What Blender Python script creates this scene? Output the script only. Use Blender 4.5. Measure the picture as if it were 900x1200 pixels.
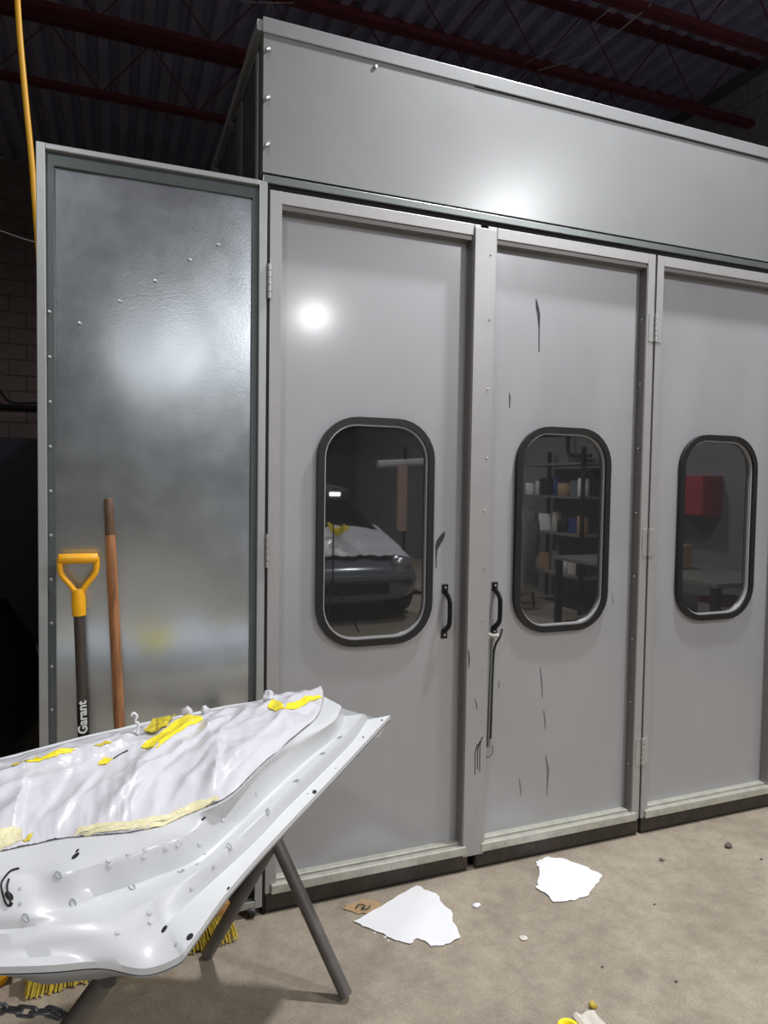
import bpy, bmesh, math, random
from mathutils import Vector, Matrix, noise
for o in list(bpy.data.objects): bpy.data.objects.remove(o)
sc = bpy.context.scene
COL = sc.collection
R = math.radians
PI = math.pi
random.seed(7)

# ------------------------------------------------------------------ camera
cam_d = bpy.data.cameras.new('camera'); cam = bpy.data.objects.new('camera', cam_d); COL.objects.link(cam)
cam_d.sensor_fit = 'HORIZONTAL'; cam_d.sensor_width = 36; cam_d.lens = 809/900*36
cam_d.clip_start = .05; cam_d.clip_end = 100
right = Vector((.932, -.362, .015)); fwd = Vector((.362, .931, -.042)).normalized()
right = (right - fwd*right.dot(fwd)).normalized(); up = right.cross(fwd)
cam.matrix_world = Matrix(((right.x, up.x, -fwd.x, -.483), (right.y, up.y, -fwd.y, -2.316), (right.z, up.z, -fwd.z, 1.5), (0, 0, 0, 1)))
sc.camera = cam

# ------------------------------------------------------------------ world and exposure
w = bpy.data.worlds.new('world'); sc.world = w; w.use_nodes = True
w.node_tree.nodes['Background'].inputs[0].default_value = (.05, .055, .07, 1)
w.node_tree.nodes['Background'].inputs[1].default_value = .3
sc.view_settings.view_transform = 'Standard'; sc.view_settings.look = 'None'
sc.view_settings.gamma = 1; sc.view_settings.use_curve_mapping = False
sc.view_settings.exposure = -1.0
# the shop's hanging lamps: position, watts, colour
LAMPS = [((2.95, -3.5, 4.05), 250, (.975, .985, 1)),
         ((2.3, -7.8, 4.0), 400, (.975, .985, 1)),
         ((.6, -11.7, 4.0), 190, (.975, .985, 1)),
         ((-1.7, -2.6, 4.0), 115, (.985, .985, 1)),
         ((1.75, -.55, 4.72), 300, (.985, .985, 1))]

# ------------------------------------------------------------------ materials
def srgb(r, g, b):
    f = lambda c: (c/255/12.92) if c/255 <= .04045 else ((c/255+.055)/1.055)**2.4
    return (f(r), f(g), f(b), 1)
def mat(name, col, rough=.5, metal=0, var=0, scale=8, bump=0, bscale=60, spec=None, stretch=(1, 1, 1), rvar=0, detail=6, coat=0, coat_r=.17):
    m = bpy.data.materials.new(name); m.use_nodes = True
    nt = m.node_tree; b = nt.nodes['Principled BSDF']
    b.inputs['Base Color'].default_value = col
    b.inputs['Roughness'].default_value = rough; b.inputs['Metallic'].default_value = metal
    if spec is not None: b.inputs['Specular IOR Level'].default_value = spec
    if coat: b.inputs['Coat Weight'].default_value = coat; b.inputs['Coat Roughness'].default_value = coat_r
    if var or bump or rvar:
        tc = nt.nodes.new('ShaderNodeTexCoord'); mp = nt.nodes.new('ShaderNodeMapping')
        mp.inputs['Scale'].default_value = stretch
        nt.links.new(tc.outputs['Object'], mp.inputs[0])
    if var or rvar:
        n = nt.nodes.new('ShaderNodeTexNoise'); n.inputs['Scale'].default_value = scale; n.inputs['Detail'].default_value = detail
        n.inputs['Roughness'].default_value = .65
        nt.links.new(mp.outputs[0], n.inputs['Vector'])
        if var:
            r = nt.nodes.new('ShaderNodeValToRGB')
            r.color_ramp.elements[0].position = .3; r.color_ramp.elements[1].position = .7
            r.color_ramp.elements[0].color = tuple(c*(1-var) for c in col[:3])+(1,)
            r.color_ramp.elements[1].color = tuple(min(1, c*(1+var)) for c in col[:3])+(1,)
            nt.links.new(n.outputs[0], r.inputs[0]); nt.links.new(r.outputs[0], b.inputs['Base Color'])
        if rvar:
            q = nt.nodes.new('ShaderNodeMapRange'); q.inputs['To Min'].default_value = rough-rvar; q.inputs['To Max'].default_value = rough+rvar
            q.inputs['From Min'].default_value = .3; q.inputs['From Max'].default_value = .7
            nt.links.new(n.outputs[0], q.inputs[0]); nt.links.new(q.outputs[0], b.inputs['Roughness'])
    if bump:
        n2 = nt.nodes.new('ShaderNodeTexNoise'); n2.inputs['Scale'].default_value = bscale; n2.inputs['Detail'].default_value = 5
        nt.links.new(mp.outputs[0], n2.inputs['Vector'])
        bp = nt.nodes.new('ShaderNodeBump'); bp.inputs['Strength'].default_value = bump; bp.inputs['Distance'].default_value = .01
        nt.links.new(n2.outputs[0], bp.inputs['Height']); nt.links.new(bp.outputs[0], b.inputs['Normal'])
    return m
def emis(name, col, s):
    m = bpy.data.materials.new(name); m.use_nodes = True
    b = m.node_tree.nodes['Principled BSDF']; b.inputs['Base Color'].default_value = (.8, .8, .8, 1)
    b.inputs['Emission Color'].default_value = col+(1,); b.inputs['Emission Strength'].default_value = s
    return m

def concrete():
    m = bpy.data.materials.new('concrete floor'); m.use_nodes = True; nt = m.node_tree; b = nt.nodes['Principled BSDF']
    N = lambda t: nt.nodes.new('ShaderNode'+t); L = nt.links.new
    tc = N('TexCoord')
    def nz(sc_, det=8, ro=.6, vec=None):
        n = N('TexNoise'); n.inputs['Scale'].default_value = sc_; n.inputs['Detail'].default_value = det; n.inputs['Roughness'].default_value = ro
        L(vec or tc.outputs['Object'], n.inputs['Vector']); return n
    def ramp(n, a, c0, c, c1):
        r = N('ValToRGB'); e = r.color_ramp.elements; e[0].position = a; e[0].color = c0; e[1].position = c; e[1].color = c1; L(n.outputs[0], r.inputs[0]); return r
    def mix(t, f, a, b_):
        x = N('MixRGB'); x.blend_type = t
        x.inputs[0].default_value = f if isinstance(f, float) else 0
        if not isinstance(f, float): L(f, x.inputs[0])
        for s, v in ((1, a), (2, b_)):
            if isinstance(v, tuple): x.inputs[s].default_value = v
            else: L(v, x.inputs[s])
        return x.outputs[0]
    base = ramp(nz(2.2, 10, .7), .3, srgb(148, 137, 121), .72, srgb(184, 173, 156)).outputs[0]
    mid = ramp(nz(14, 8, .75), .35, (.72, .70, .68, 1), .65, (1.06, 1.05, 1.03, 1)).outputs[0]
    c = mix('MULTIPLY', .85, base, mid)
    fine = ramp(nz(190, 5, .85), .34, (.45, .44, .43, 1), .56, (1.06, 1.06, 1.06, 1)).outputs[0]
    c = mix('MULTIPLY', .75, c, fine)
    mp = N('Mapping'); mp.inputs['Rotation'].default_value = (0, 0, R(38)); mp.inputs['Scale'].default_value = (1.2, 9, 1); L(tc.outputs['Object'], mp.inputs[0])
    st = ramp(nz(3, 6, .7, mp.outputs[0]), .58, (0, 0, 0, 1), .72, (1, 1, 1, 1)).outputs[0]
    c = mix('MIX', mix('MULTIPLY', 1.0, st, (.22, .22, .22, 1)), c, srgb(196, 186, 172))
    dk = ramp(nz(5.5, 7, .7), .60, (0, 0, 0, 1), .74, (1, 1, 1, 1)).outputs[0]
    c = mix('MIX', mix('MULTIPLY', 1.0, dk, (.35, .35, .35, 1)), c, srgb(96, 86, 76))
    L(c, b.inputs['Base Color'])
    b.inputs['Roughness'].default_value = .7
    bp = N('Bump'); bp.inputs['Strength'].default_value = .35; bp.inputs['Distance'].default_value = .006
    L(nz(70, 8, .75).outputs[0], bp.inputs['Height']); L(bp.outputs[0], b.inputs['Normal'])
    return m

def wood(name, c0, c1, axis='z', rough=.45):
    m = bpy.data.materials.new(name); m.use_nodes = True; nt = m.node_tree; b = nt.nodes['Principled BSDF']
    tc = nt.nodes.new('ShaderNodeTexCoord'); mp = nt.nodes.new('ShaderNodeMapping')
    mp.inputs['Scale'].default_value = {'z': (60, 60, 4), 'x': (4, 60, 60)}[axis]
    n = nt.nodes.new('ShaderNodeTexNoise'); n.inputs['Scale'].default_value = 1; n.inputs['Detail'].default_value = 6
    r = nt.nodes.new('ShaderNodeValToRGB'); r.color_ramp.elements[0].color = c0; r.color_ramp.elements[1].color = c1
    r.color_ramp.elements[0].position = .3; r.color_ramp.elements[1].position = .65
    nt.links.new(tc.outputs['Object'], mp.inputs[0]); nt.links.new(mp.outputs[0], n.inputs['Vector']); nt.links.new(n.outputs[0], r.inputs[0])
    nt.links.new(r.outputs[0], b.inputs['Base Color']); b.inputs['Roughness'].default_value = rough
    return m

M = {}
M['floor'] = concrete()
M['galv'] = mat('galvanised sheet', srgb(204, 211, 215), .23, .95, .05, 9, .02, 160, rvar=.02)
M['galv_dark'] = mat('galvanised strip', srgb(122, 127, 126), .4, .75, .08, 10)
M['strip'] = mat('dark backing strip', srgb(92, 99, 99), .45, .45, .1, 10)
M['header'] = mat('header sheet', srgb(140, 142, 143), .46, .35, .03, 4, .03, 26, rvar=.02, coat=1, coat_r=.26)
M['steel'] = mat('frame steel', srgb(176, 178, 178), .42, .6, .05, 12)
M['door'] = mat('silver painted door', srgb(168, 168, 171), .45, .35, .05, 3, .02, 120, rvar=.05, coat=.6, coat_r=.14, stretch=(1, 1, .4))
M['stile'] = mat('silver painted stile', srgb(172, 170, 170), .45, .45, .05, 8)
M['stile_shade'] = mat('stile with painted shade', srgb(128, 126, 124), .5, .45, .06, 10)  # darker copy of the stile paint; shade of the reveals put into the colour
M['sill'] = mat('aluminium sill', srgb(182, 181, 170), .5, .3, .16, 25)
M['kick'] = mat('dirty kick plate', srgb(58, 51, 45), .6, .2, .4, 14)
M['rubber'] = mat('black rubber', srgb(24, 24, 25), .42, 0, .1, 30)
M['black'] = mat('black metal', srgb(22, 22, 23), .38, .2)
M['gap'] = mat('near-black gap shade', srgb(12, 12, 12), .8)  # near-black colour stands in for shade in gaps and inside the booth
M['lip'] = mat('grey window bead', srgb(190, 190, 190), .35, .4)  # light grey includes the reflection along the window's lower inner edge
M['screw'] = mat('zinc screw', srgb(190, 190, 188), .35, .8)
M['hinge'] = mat('hinge steel', srgb(186, 186, 184), .4, .6, .08, 40)
M['faint'] = mat('faint grey scuff', srgb(104, 104, 108), .5)
M['clip'] = mat('clip outline', srgb(176, 180, 184), .4)
M['scuff'] = mat('dark paint drip', srgb(48, 48, 52), .5)
M['white'] = mat('white car paint', srgb(206, 208, 210), .34, 0, 0, coat=.25, coat_r=.1)
M['under'] = mat('grey primer', srgb(150, 152, 155), .35, 0, .06, 5)
M['film'] = mat('white masking film', srgb(210, 209, 215), .22, 0, .015, 6, .2, 30, spec=.5)
M['tape'] = mat('yellow masking tape', srgb(247, 226, 40), .5, 0, .1, 20, .4, 60)
M['tape_pale'] = mat('pale masking tape', srgb(226, 218, 176), .55, 0, .12, 30, .5, 50)
M['tape_olive'] = mat('dull yellow tape', srgb(196, 178, 40), .55, 0, .25, 40, .5, 60)
M['hole'] = mat('dark hole', srgb(14, 14, 15), .6)
M['pipe'] = mat('grey stand tube', srgb(112, 108, 106), .45, .35, .15, 18)
M['chain'] = mat('galvanised chain', srgb(150, 152, 158), .4, .7, .1, 50)
M['yellow'] = mat('yellow plastic grip', srgb(240, 172, 22), .38, 0, .05, 20)
M['shaft'] = mat('dark fibreglass shaft', srgb(66, 58, 52), .5, 0, .2, 30, stretch=(1, 1, .2))
M['shaft_black'] = mat('black shaft sleeve', srgb(24, 22, 22), .45)
M['text'] = mat('white print', srgb(225, 225, 222), .5)
M['woodpole'] = wood('worn wooden pole', srgb(100, 64, 38), srgb(170, 116, 74))
M['wooddark'] = mat('dirty pole end', srgb(92, 66, 48), .6, 0, .25, 40)
M['woodblock'] = wood('broom block wood', srgb(150, 104, 56), srgb(190, 142, 84), 'x')
M['bristle'] = mat('yellow bristles', srgb(196, 172, 62), .6, 0, .35, 60)
M['paper'] = mat('white paper', srgb(238, 238, 240), .7, 0, .02, 8, .15, 20)
M['card'] = mat('brown cardboard', srgb(176, 146, 108), .75, 0, .12, 30)
M['stone'] = mat('grey grit', srgb(96, 90, 84), .8, 0, .2, 60)
M['chip'] = mat('pale chip', srgb(212, 206, 194), .7, 0, .1, 60)
M['red'] = mat('red oxide steel', srgb(106, 50, 58), .6, .1, .15, 6)
M['deck'] = mat('dark roof deck', srgb(182, 180, 204), .55, .2, .15, 2)
M['block'] = mat('dark painted block', srgb(138, 122, 118), .85, 0, .2, 12, .4, 60)
M['block_grey'] = mat('grey painted block', srgb(170, 168, 176), .85, 0, .15, 10, .4, 60)
M['mortar'] = mat('mortar joint', srgb(128, 116, 112), .9)
M['wall_dark'] = mat('dark painted wall', srgb(74, 72, 74), .85, 0, .12, 3)
M['wall'] = mat('grey painted wall', srgb(120, 120, 122), .85, 0, .12, 3)
M['dark'] = mat('near-black steel', srgb(26, 25, 28), .6, .1, .2, 8)
M['navy'] = mat('dark blue steel', srgb(26, 28, 42), .5, .2, .1, 6)
M['bag'] = mat('black bin bag', srgb(16, 16, 17), .35, 0, 0, 8, .5, 14)
M['hose'] = mat('yellow air hose', srgb(226, 168, 30), .45)
M['wire'] = mat('pale wire', srgb(170, 168, 166), .5)
M['tapegrey'] = mat('grey dusty tape', srgb(84, 82, 82), .8, 0, .2, 30)
M['side'] = mat('dusty dark side sheet', srgb(74, 72, 72), .7, .3, .3, 7)
def glass():
    m = bpy.data.materials.new('dark booth glass'); m.use_nodes = True; b = m.node_tree.nodes['Principled BSDF']
    b.inputs['Base Color'].default_value = (.022, .022, .023, 1); b.inputs['Roughness'].default_value = .02; b.inputs['IOR'].default_value = 2.3
    return m
M['glass'] = glass()

# ------------------------------------------------------------------ mesh helpers (world coordinates in, object origin at the base)
class MB:
    def __init__(s): s.v = []; s.f = []
    def add(s, vs, fs):
        o = len(s.v); s.v += [tuple(v) for v in vs]; s.f += [tuple(i+o for i in f) for f in fs]; return s
    def box(s, x0, x1, y0, y1, z0, z1, bev=0):
        if bev:
            bm = bmesh.new(); bmesh.ops.create_cube(bm, size=1)
            for v in bm.verts: v.co = Vector((x0+(v.co.x+.5)*(x1-x0), y0+(v.co.y+.5)*(y1-y0), z0+(v.co.z+.5)*(z1-z0)))
            bmesh.ops.bevel(bm, geom=list(bm.edges), offset=bev, segments=2, affect='EDGES', profile=.5)
            bm.verts.index_update()
            s.add([v.co.copy() for v in bm.verts], [[v.index for v in f.verts] for f in bm.faces]); bm.free(); return s
        return s.add([(x0, y0, z0), (x1, y0, z0), (x1, y1, z0), (x0, y1, z0), (x0, y0, z1), (x1, y0, z1), (x1, y1, z1), (x0, y1, z1)],
                     [(0, 3, 2, 1), (4, 5, 6, 7), (0, 1, 5, 4), (1, 2, 6, 5), (2, 3, 7, 6), (3, 0, 4, 7)])
    def tube(s, pts, r, n=10, closed=False, ell=None):
        pts = [Vector(p) for p in pts]; m = len(pts); rs = r if isinstance(r, (list, tuple)) else [r]*m
        vs = []; t0 = None; nrm = None
        for i, p in enumerate(pts):
            a = pts[(i-1) % m] if (closed or i > 0) else p; b = pts[(i+1) % m] if (closed or i < m-1) else p
            t = (b-a).normalized()
            if nrm is None:
                h = Vector((0, 0, 1)) if abs(t.z) < .9 else Vector((1, 0, 0)); nrm = (h - t*h.dot(t)).normalized()
            else: nrm = (nrm - t*nrm.dot(t)).normalized()
            bn = t.cross(nrm)
            for k in range(n):
                a_ = 2*PI*k/n; e = ell or (1, 1)
                vs.append(p + (nrm*math.cos(a_)*e[0] + bn*math.sin(a_)*e[1])*rs[i])
        fs = []
        for i in range(m if closed else m-1):
            j = (i+1) % m
            for k in range(n):
                l = (k+1) % n; fs.append((i*n+k, i*n+l, j*n+l, j*n+k))
        if not closed: fs += [tuple(range(n))[::-1], tuple((m-1)*n+k for k in range(n))]
        return s.add(vs, fs)
    def lathe(s, prof, c, n=24, axis='z'):
        vs = []; fs = []; c = Vector(c)
        for (r, h) in prof:
            for k in range(n):
                a = 2*PI*k/n
                p = {'z': Vector((r*math.cos(a), r*math.sin(a), h)), 'x': Vector((h, r*math.cos(a), r*math.sin(a))), 'y': Vector((r*math.sin(a), h, r*math.cos(a)))}[axis]
                vs.append(c+p)
        for i in range(len(prof)-1):
            for k in range(n):
                l = (k+1) % n; fs.append((i*n+k, i*n+l, (i+1)*n+l, (i+1)*n+k))
        fs += [tuple(range(n))[::-1], tuple((len(prof)-1)*n+k for k in range(n))]
        return s.add(vs, fs)
    def prism(s, poly, d, off):            # poly: 3-D outline, extruded by vector d
        n = len(poly); d = Vector(d); off = Vector(off)
        vs = [Vector(p)+off for p in poly]+[Vector(p)+off+d for p in poly]
        return s.add(vs, [tuple(range(n))[::-1], tuple(range(n, 2*n))]+[(i, (i+1) % n, n+(i+1) % n, n+i) for i in range(n)])
    def grid(s, rows, thick=0, flip=False):
        nv = len(rows); nu = len(rows[0]); vs = [Vector(p) for r in rows for p in r]; fs = []
        for j in range(nv-1):
            for i in range(nu-1):
                q = (j*nu+i, j*nu+i+1, (j+1)*nu+i+1, (j+1)*nu+i); fs.append(q[::-1] if flip else q)
        if thick:
            k = len(vs); vs += [v-Vector((0, 0, thick)) for v in vs]; fs += [tuple(i+k for i in f)[::-1] for f in fs]
            bd = [(j*nu, (j+1)*nu) for j in range(nv-1)]+[((nv-1)*nu+i, (nv-1)*nu+i+1) for i in range(nu-1)]+[((j+1)*nu+nu-1, j*nu+nu-1) for j in range(nv-1)]+[(i+1, i) for i in range(nu-1)]
            fs += [(a, b, b+k, a+k) for a, b in bd]
        return s.add(vs, fs)
    def build(s, name, m, parent=None, smooth=None, label=None, origin=None):
        P = [Vector(v) for v in s.v]
        if parent: o0 = parent.matrix_world.translation if False else Vector(ROOT[parent.name])
        elif origin: o0 = Vector(origin)
        else:
            xs = [v.x for v in P]; ys = [v.y for v in P]; zs = [v.z for v in P]
            o0 = Vector(((min(xs)+max(xs))/2, (min(ys)+max(ys))/2, min(zs)))
        me = bpy.data.meshes.new(name); me.from_pydata([v-o0 for v in P], [], s.f)
        bm = bmesh.new(); bm.from_mesh(me); bmesh.ops.recalc_face_normals(bm, faces=bm.faces); bm.to_mesh(me); bm.free()
        me.materials.append(M[m])
        if smooth is not None:
            me.polygons.foreach_set('use_smooth', [True]*len(me.polygons)); me.set_sharp_from_angle(angle=R(smooth))
        o = bpy.data.objects.new(name, me); COL.objects.link(o)
        if parent: o.parent = parent; ROOT[o.name] = tuple(o0)
        else: o.location = o0; ROOT[o.name] = tuple(o0)
        if label: o['label'] = label
        return o
ROOT = {}
def empty(name, loc, label, cat, group=None):
    o = bpy.data.objects.new(name, None); COL.objects.link(o); o.location = loc; o.empty_display_size = .05
    ROOT[o.name] = tuple(loc); o['label'] = label; o['category'] = cat
    if group: o['group'] = group
    return o
def tag(o, label, cat, group=None):
    o['label'] = label; o['category'] = cat
    if group: o['group'] = group
    return o
def struct(o, label=None):
    o['kind'] = 'structure'
    if label: o['label'] = label
    return o
def inst(name, me, loc, parent, rot=(0, 0, 0), scale=(1, 1, 1)):        # a piece that shares mesh data, under a thing
    o = bpy.data.objects.new(name, me); COL.objects.link(o); o.parent = parent
    o.location = Vector(loc)-Vector(ROOT[parent.name]); o.rotation_euler = rot; o.scale = scale; ROOT[o.name] = tuple(loc)
    return o
def box(name, m, parent, x0, x1, y0, y1, z0, z1, bev=0, label=None): return MB().box(x0, x1, y0, y1, z0, z1, bev).build(name, m, parent, label=label, smooth=None)
def mesh_only(mb, m, smooth=None):
    me = bpy.data.meshes.new('piece'); me.from_pydata([Vector(v) for v in mb.v], [], mb.f); me.materials.append(M[m])
    bm = bmesh.new(); bm.from_mesh(me); bmesh.ops.recalc_face_normals(bm, faces=bm.faces); bm.to_mesh(me); bm.free()
    if smooth: me.polygons.foreach_set('use_smooth', [True]*len(me.polygons)); me.set_sharp_from_angle(angle=R(smooth))
    return me
def cr(pts, n):                                    # Catmull-Rom through 3-D points, n samples
    pts = [Vector(p) for p in pts]; m = len(pts); out = []
    for i in range(n):
        t = i/(n-1)*(m-1); k = min(int(t), m-2); f = t-k
        p1, p2 = pts[k], pts[k+1]; p0 = pts[k-1] if k else p1*2-p2; p3 = pts[k+2] if k+2 < m else p2*2-p1
        out.append(.5*((2*p1)+(p2-p0)*f+(2*p0-5*p1+4*p2-p3)*f*f+(3*p1-p0-3*p2+p3)*f**3))
    return out
SCREW = mesh_only(MB().lathe([(.0045, 0), (.0042, -.0022), (.002, -.003)], (0, 0, 0), 8, 'y'), 'screw', 40)

# ------------------------------------------------------------------ the shop shell
XL, XR, YF, YB, ZC = -5.0, 5.12, -14.0, 7.7, 5.5
struct(MB().box(XL-.2, XR+.2, YF-.2, YB+.2, -.2, 0).build('floor', 'floor', origin=(0, 0, 0)), 'worn brown-grey concrete floor')
wb = struct(MB().box(XL-.2, XR+.2, YB, YB+.2, 0, ZC).build('wall_back', 'mortar'), 'dark concrete block wall behind the booth')
wr = struct(MB().box(XR, XR+.2, YF, YB, 0, ZC).build('wall_right', 'wall'), 'grey wall to the right of the booth')
struct(MB().box(XL-.2, XL, YF, YB, 0, ZC).build('wall_left', 'wall_dark'))
struct(MB().box(XL-.2, XR+.2, YF-.2, YF, 0, ZC).build('wall_front', 'wall_dark'))
BL = mesh_only(MB().box(-.195, .195, -.012, .012, -.095, .095, .006), 'block')
k = 0
for r in range(17):
    z = 1.9+r*.2
    for c in range(6):
        x = -2.95+c*.4+(.2 if r % 2 else 0)
        inst('block', BL, (x, YB-.008+random.uniform(-.002, .003), z), wb)
BR = mesh_only(MB().box(-.012, .012, -.195, .195, -.095, .095, .006), 'block_grey')
for r in range(10):
    z = 3.45+r*.2
    for c in range(13):
        inst('block', BR, (XR-.008+random.uniform(-.002, .003), .3+c*.4+(.2 if r % 2 else 0), z), wr)
# ribbed roof deck, ribs running front to back
prof = []
x = XL
while x < XR:
    prof += [(x, ZC), (x+.085, ZC), (x+.11, ZC+.08), (x+.165, ZC+.08)]; x += .19
prof.append((x, ZC))
ce = MB()
rows = [[(px_, yy, pz) for (px_, pz) in prof] for yy in (YF, YB+.1)]
ce.grid(rows, .012)
ceiling = struct(ce.build('ceiling', 'deck'), 'dark ribbed steel roof deck')
# open-web joists
def joist(y, m='red', z=4.9):
    o = empty('roof_joist', (0, y, z), '', 'joist', 'red open-web roof joists')
    b = MB(); b.box(XL, XR, y-.045, y-.006, z, z+.045); b.box(XL, XR, y+.006, y+.045, z, z+.045)
    b.build('bottom_chord', m, o)
    b = MB(); b.box(XL, XR, y-.05, y-.006, ZC-.05, ZC-.002); b.box(XL, XR, y+.006, y+.05, ZC-.05, ZC-.002)
    b.build('top_chord', m, o)
    xx = XL+.2; upd = True; i = 0
    me = None
    while xx < XR-.5:
        if me is None:
            me = mesh_only(MB().tube([(0, 0, -.26), (.42, 0, .26)], .006, 6), m)
            me2 = mesh_only(MB().tube([(0, 0, .26), (.42, 0, -.26)], .006, 6), m)
        inst('web_bar', me if upd else me2, (xx, y, z+.3), o); upd = not upd; xx += .42
    return o
JL = ['red open-web joist over the booth header, the brightest red one', 'dark red open-web joist at the upper right, nearest to the camera side',
      'faint red joist just behind the brightest red joist', 'faint dark red joist deep in the dark above the side panel']
for y, l in zip((2.65, 1.78, 3.42, 4.5), JL):
    joist(y)['label'] = l

# ------------------------------------------------------------------ the spray booth body
bx = empty('spray_booth', (2.3, 0, 0), 'tall silver sheet metal spray booth with a wide header above the doors', 'booth')
X1 = 4.75
hb = MB().box(-.03, X1, 0, .05, 2.52, 3.0); hb.build('header_panel', 'header', bx, label='broad silver sheet above the doors')
box('header_cap', 'header', bx, -.034, X1, -.006, .06, 2.965, 3.016, .003)
box('header_channel', 'galv_dark', bx, -.03, X1, -.004, .05, 2.485, 2.512, .003)
box('door_gap_strip', 'gap', bx, -.012, X1, .006, .06, 2.469, 2.4849)  # black strip stands in for the shadow gap under the header
box('corner_gap_strip', 'gap', bx, -.012, -.004, .0, .07, 0, 2.486)  # black filler painted as the shade of the corner gap
box('back_post', 'steel', bx, -.03, .02, .075, .12, 0, 2.485)
box('side_wall', 'side', bx, -.026, .0, .05, 3.2, 0, 2.99)
box('side_top_rail', 'steel', bx, -.052, -.030, .0, 1.12, 2.972, 3.008, .003)
box('roof_panel', 'side', bx, -.02, X1, .05, 3.2, 2.97, 2.985)
box('back_panel', 'side', bx, -.02, X1, 3.18, 3.2, 0, 2.97)
box('end_wall', 'side', bx, X1-.02, X1, .05, 3.18, 0, 2.97)
box('inner_dark_sheet', 'gap', bx, .0, X1-.02, .12, .125, 0, 2.5, label='dark inside of the booth')  # black sheet stands in for the unlit booth interior
box('cap_gap', 'gap', bx, .75, X1, -.0012, .0, 2.9605, 2.9655)
ps = mesh_only(MB().tube([(0, 0, 0), (-.016, -.026, -.022)], .005, 8).lathe([(.009, 0), (.009, .004)], (0, -.002, 0), 8, 'y'), 'screw', 40)
for z in (2.92, 2.765, 2.615): inst('header_screw', ps, (-.012, 0, z), bx)
inst('header_screw', SCREW, (.36, -.001, 2.945), bx, scale=(1.6, 1.6, 1.6))
for i in range(7):
    z = .3+i*.3
# tape rags left on the side rail
for (y, z, s) in ((1.06, 2.98, .045), (.62, 2.97, .03), (1.12, 2.9, .05)):
    b = MB(); vs = []
    for i in range(7):
        for j in range(7):
            a = i/6*PI; q = j/6*2*PI; p = Vector((math.sin(a)*math.cos(q), math.sin(a)*math.sin(q), math.cos(a)*1.5))
            vs.append(Vector((-.03, y, z))+p*s*(.7+.7*noise.noise(p*2.3+Vector((y*9, 0, 0)))))
    b.add(vs, [(i*7+j, i*7+j+1, i*7+j+8, i*7+j+7) for i in range(6) for j in range(6)])
    b.build('tape_rag', 'tapegrey', bx, 40)
box('side_strip', 'tapegrey', bx, -.034, -.026, .42, .5, 2.5, 2.97)
box('side_strip', 'steel', bx, -.032, -.026, .1, .13, 2.5, 2.97)

# ------------------------------------------------------------------ doors
def rrect(cx, cz, w, h, r, n=8):
    pts = []
    for (sx, sz, a0) in ((1, 1, 0), (-1, 1, 90), (-1, -1, 180), (1, -1, 270)):
        for i in range(n+1):
            a = R(a0+90*i/n); pts.append((cx+sx*(w/2-r)+r*math.cos(a), cz+sz*(h/2-r)+r*math.sin(a)))
    return pts
def band(outer, inner, y0, y1, y2=None):
    b = MB(); n = len(outer); y2 = y1 if y2 is None else y2
    vs = [(x, y1, z) for x, z in outer]+[(x, y0, z) for x, z in outer]+[(x, y0, z) for x, z in inner]+[(x, y2, z) for x, z in inner]
    fs = []
    for r in range(4):
        q = (r+1) % 4
        for i in range(n):
            j = (i+1) % n; fs.append((r*n+i, r*n+j, q*n+j, q*n+i))
    return b.add(vs, fs)
PY = .045                                # door sheet sits this far behind the stile faces
ZB, ZT = .07, 2.467
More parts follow.
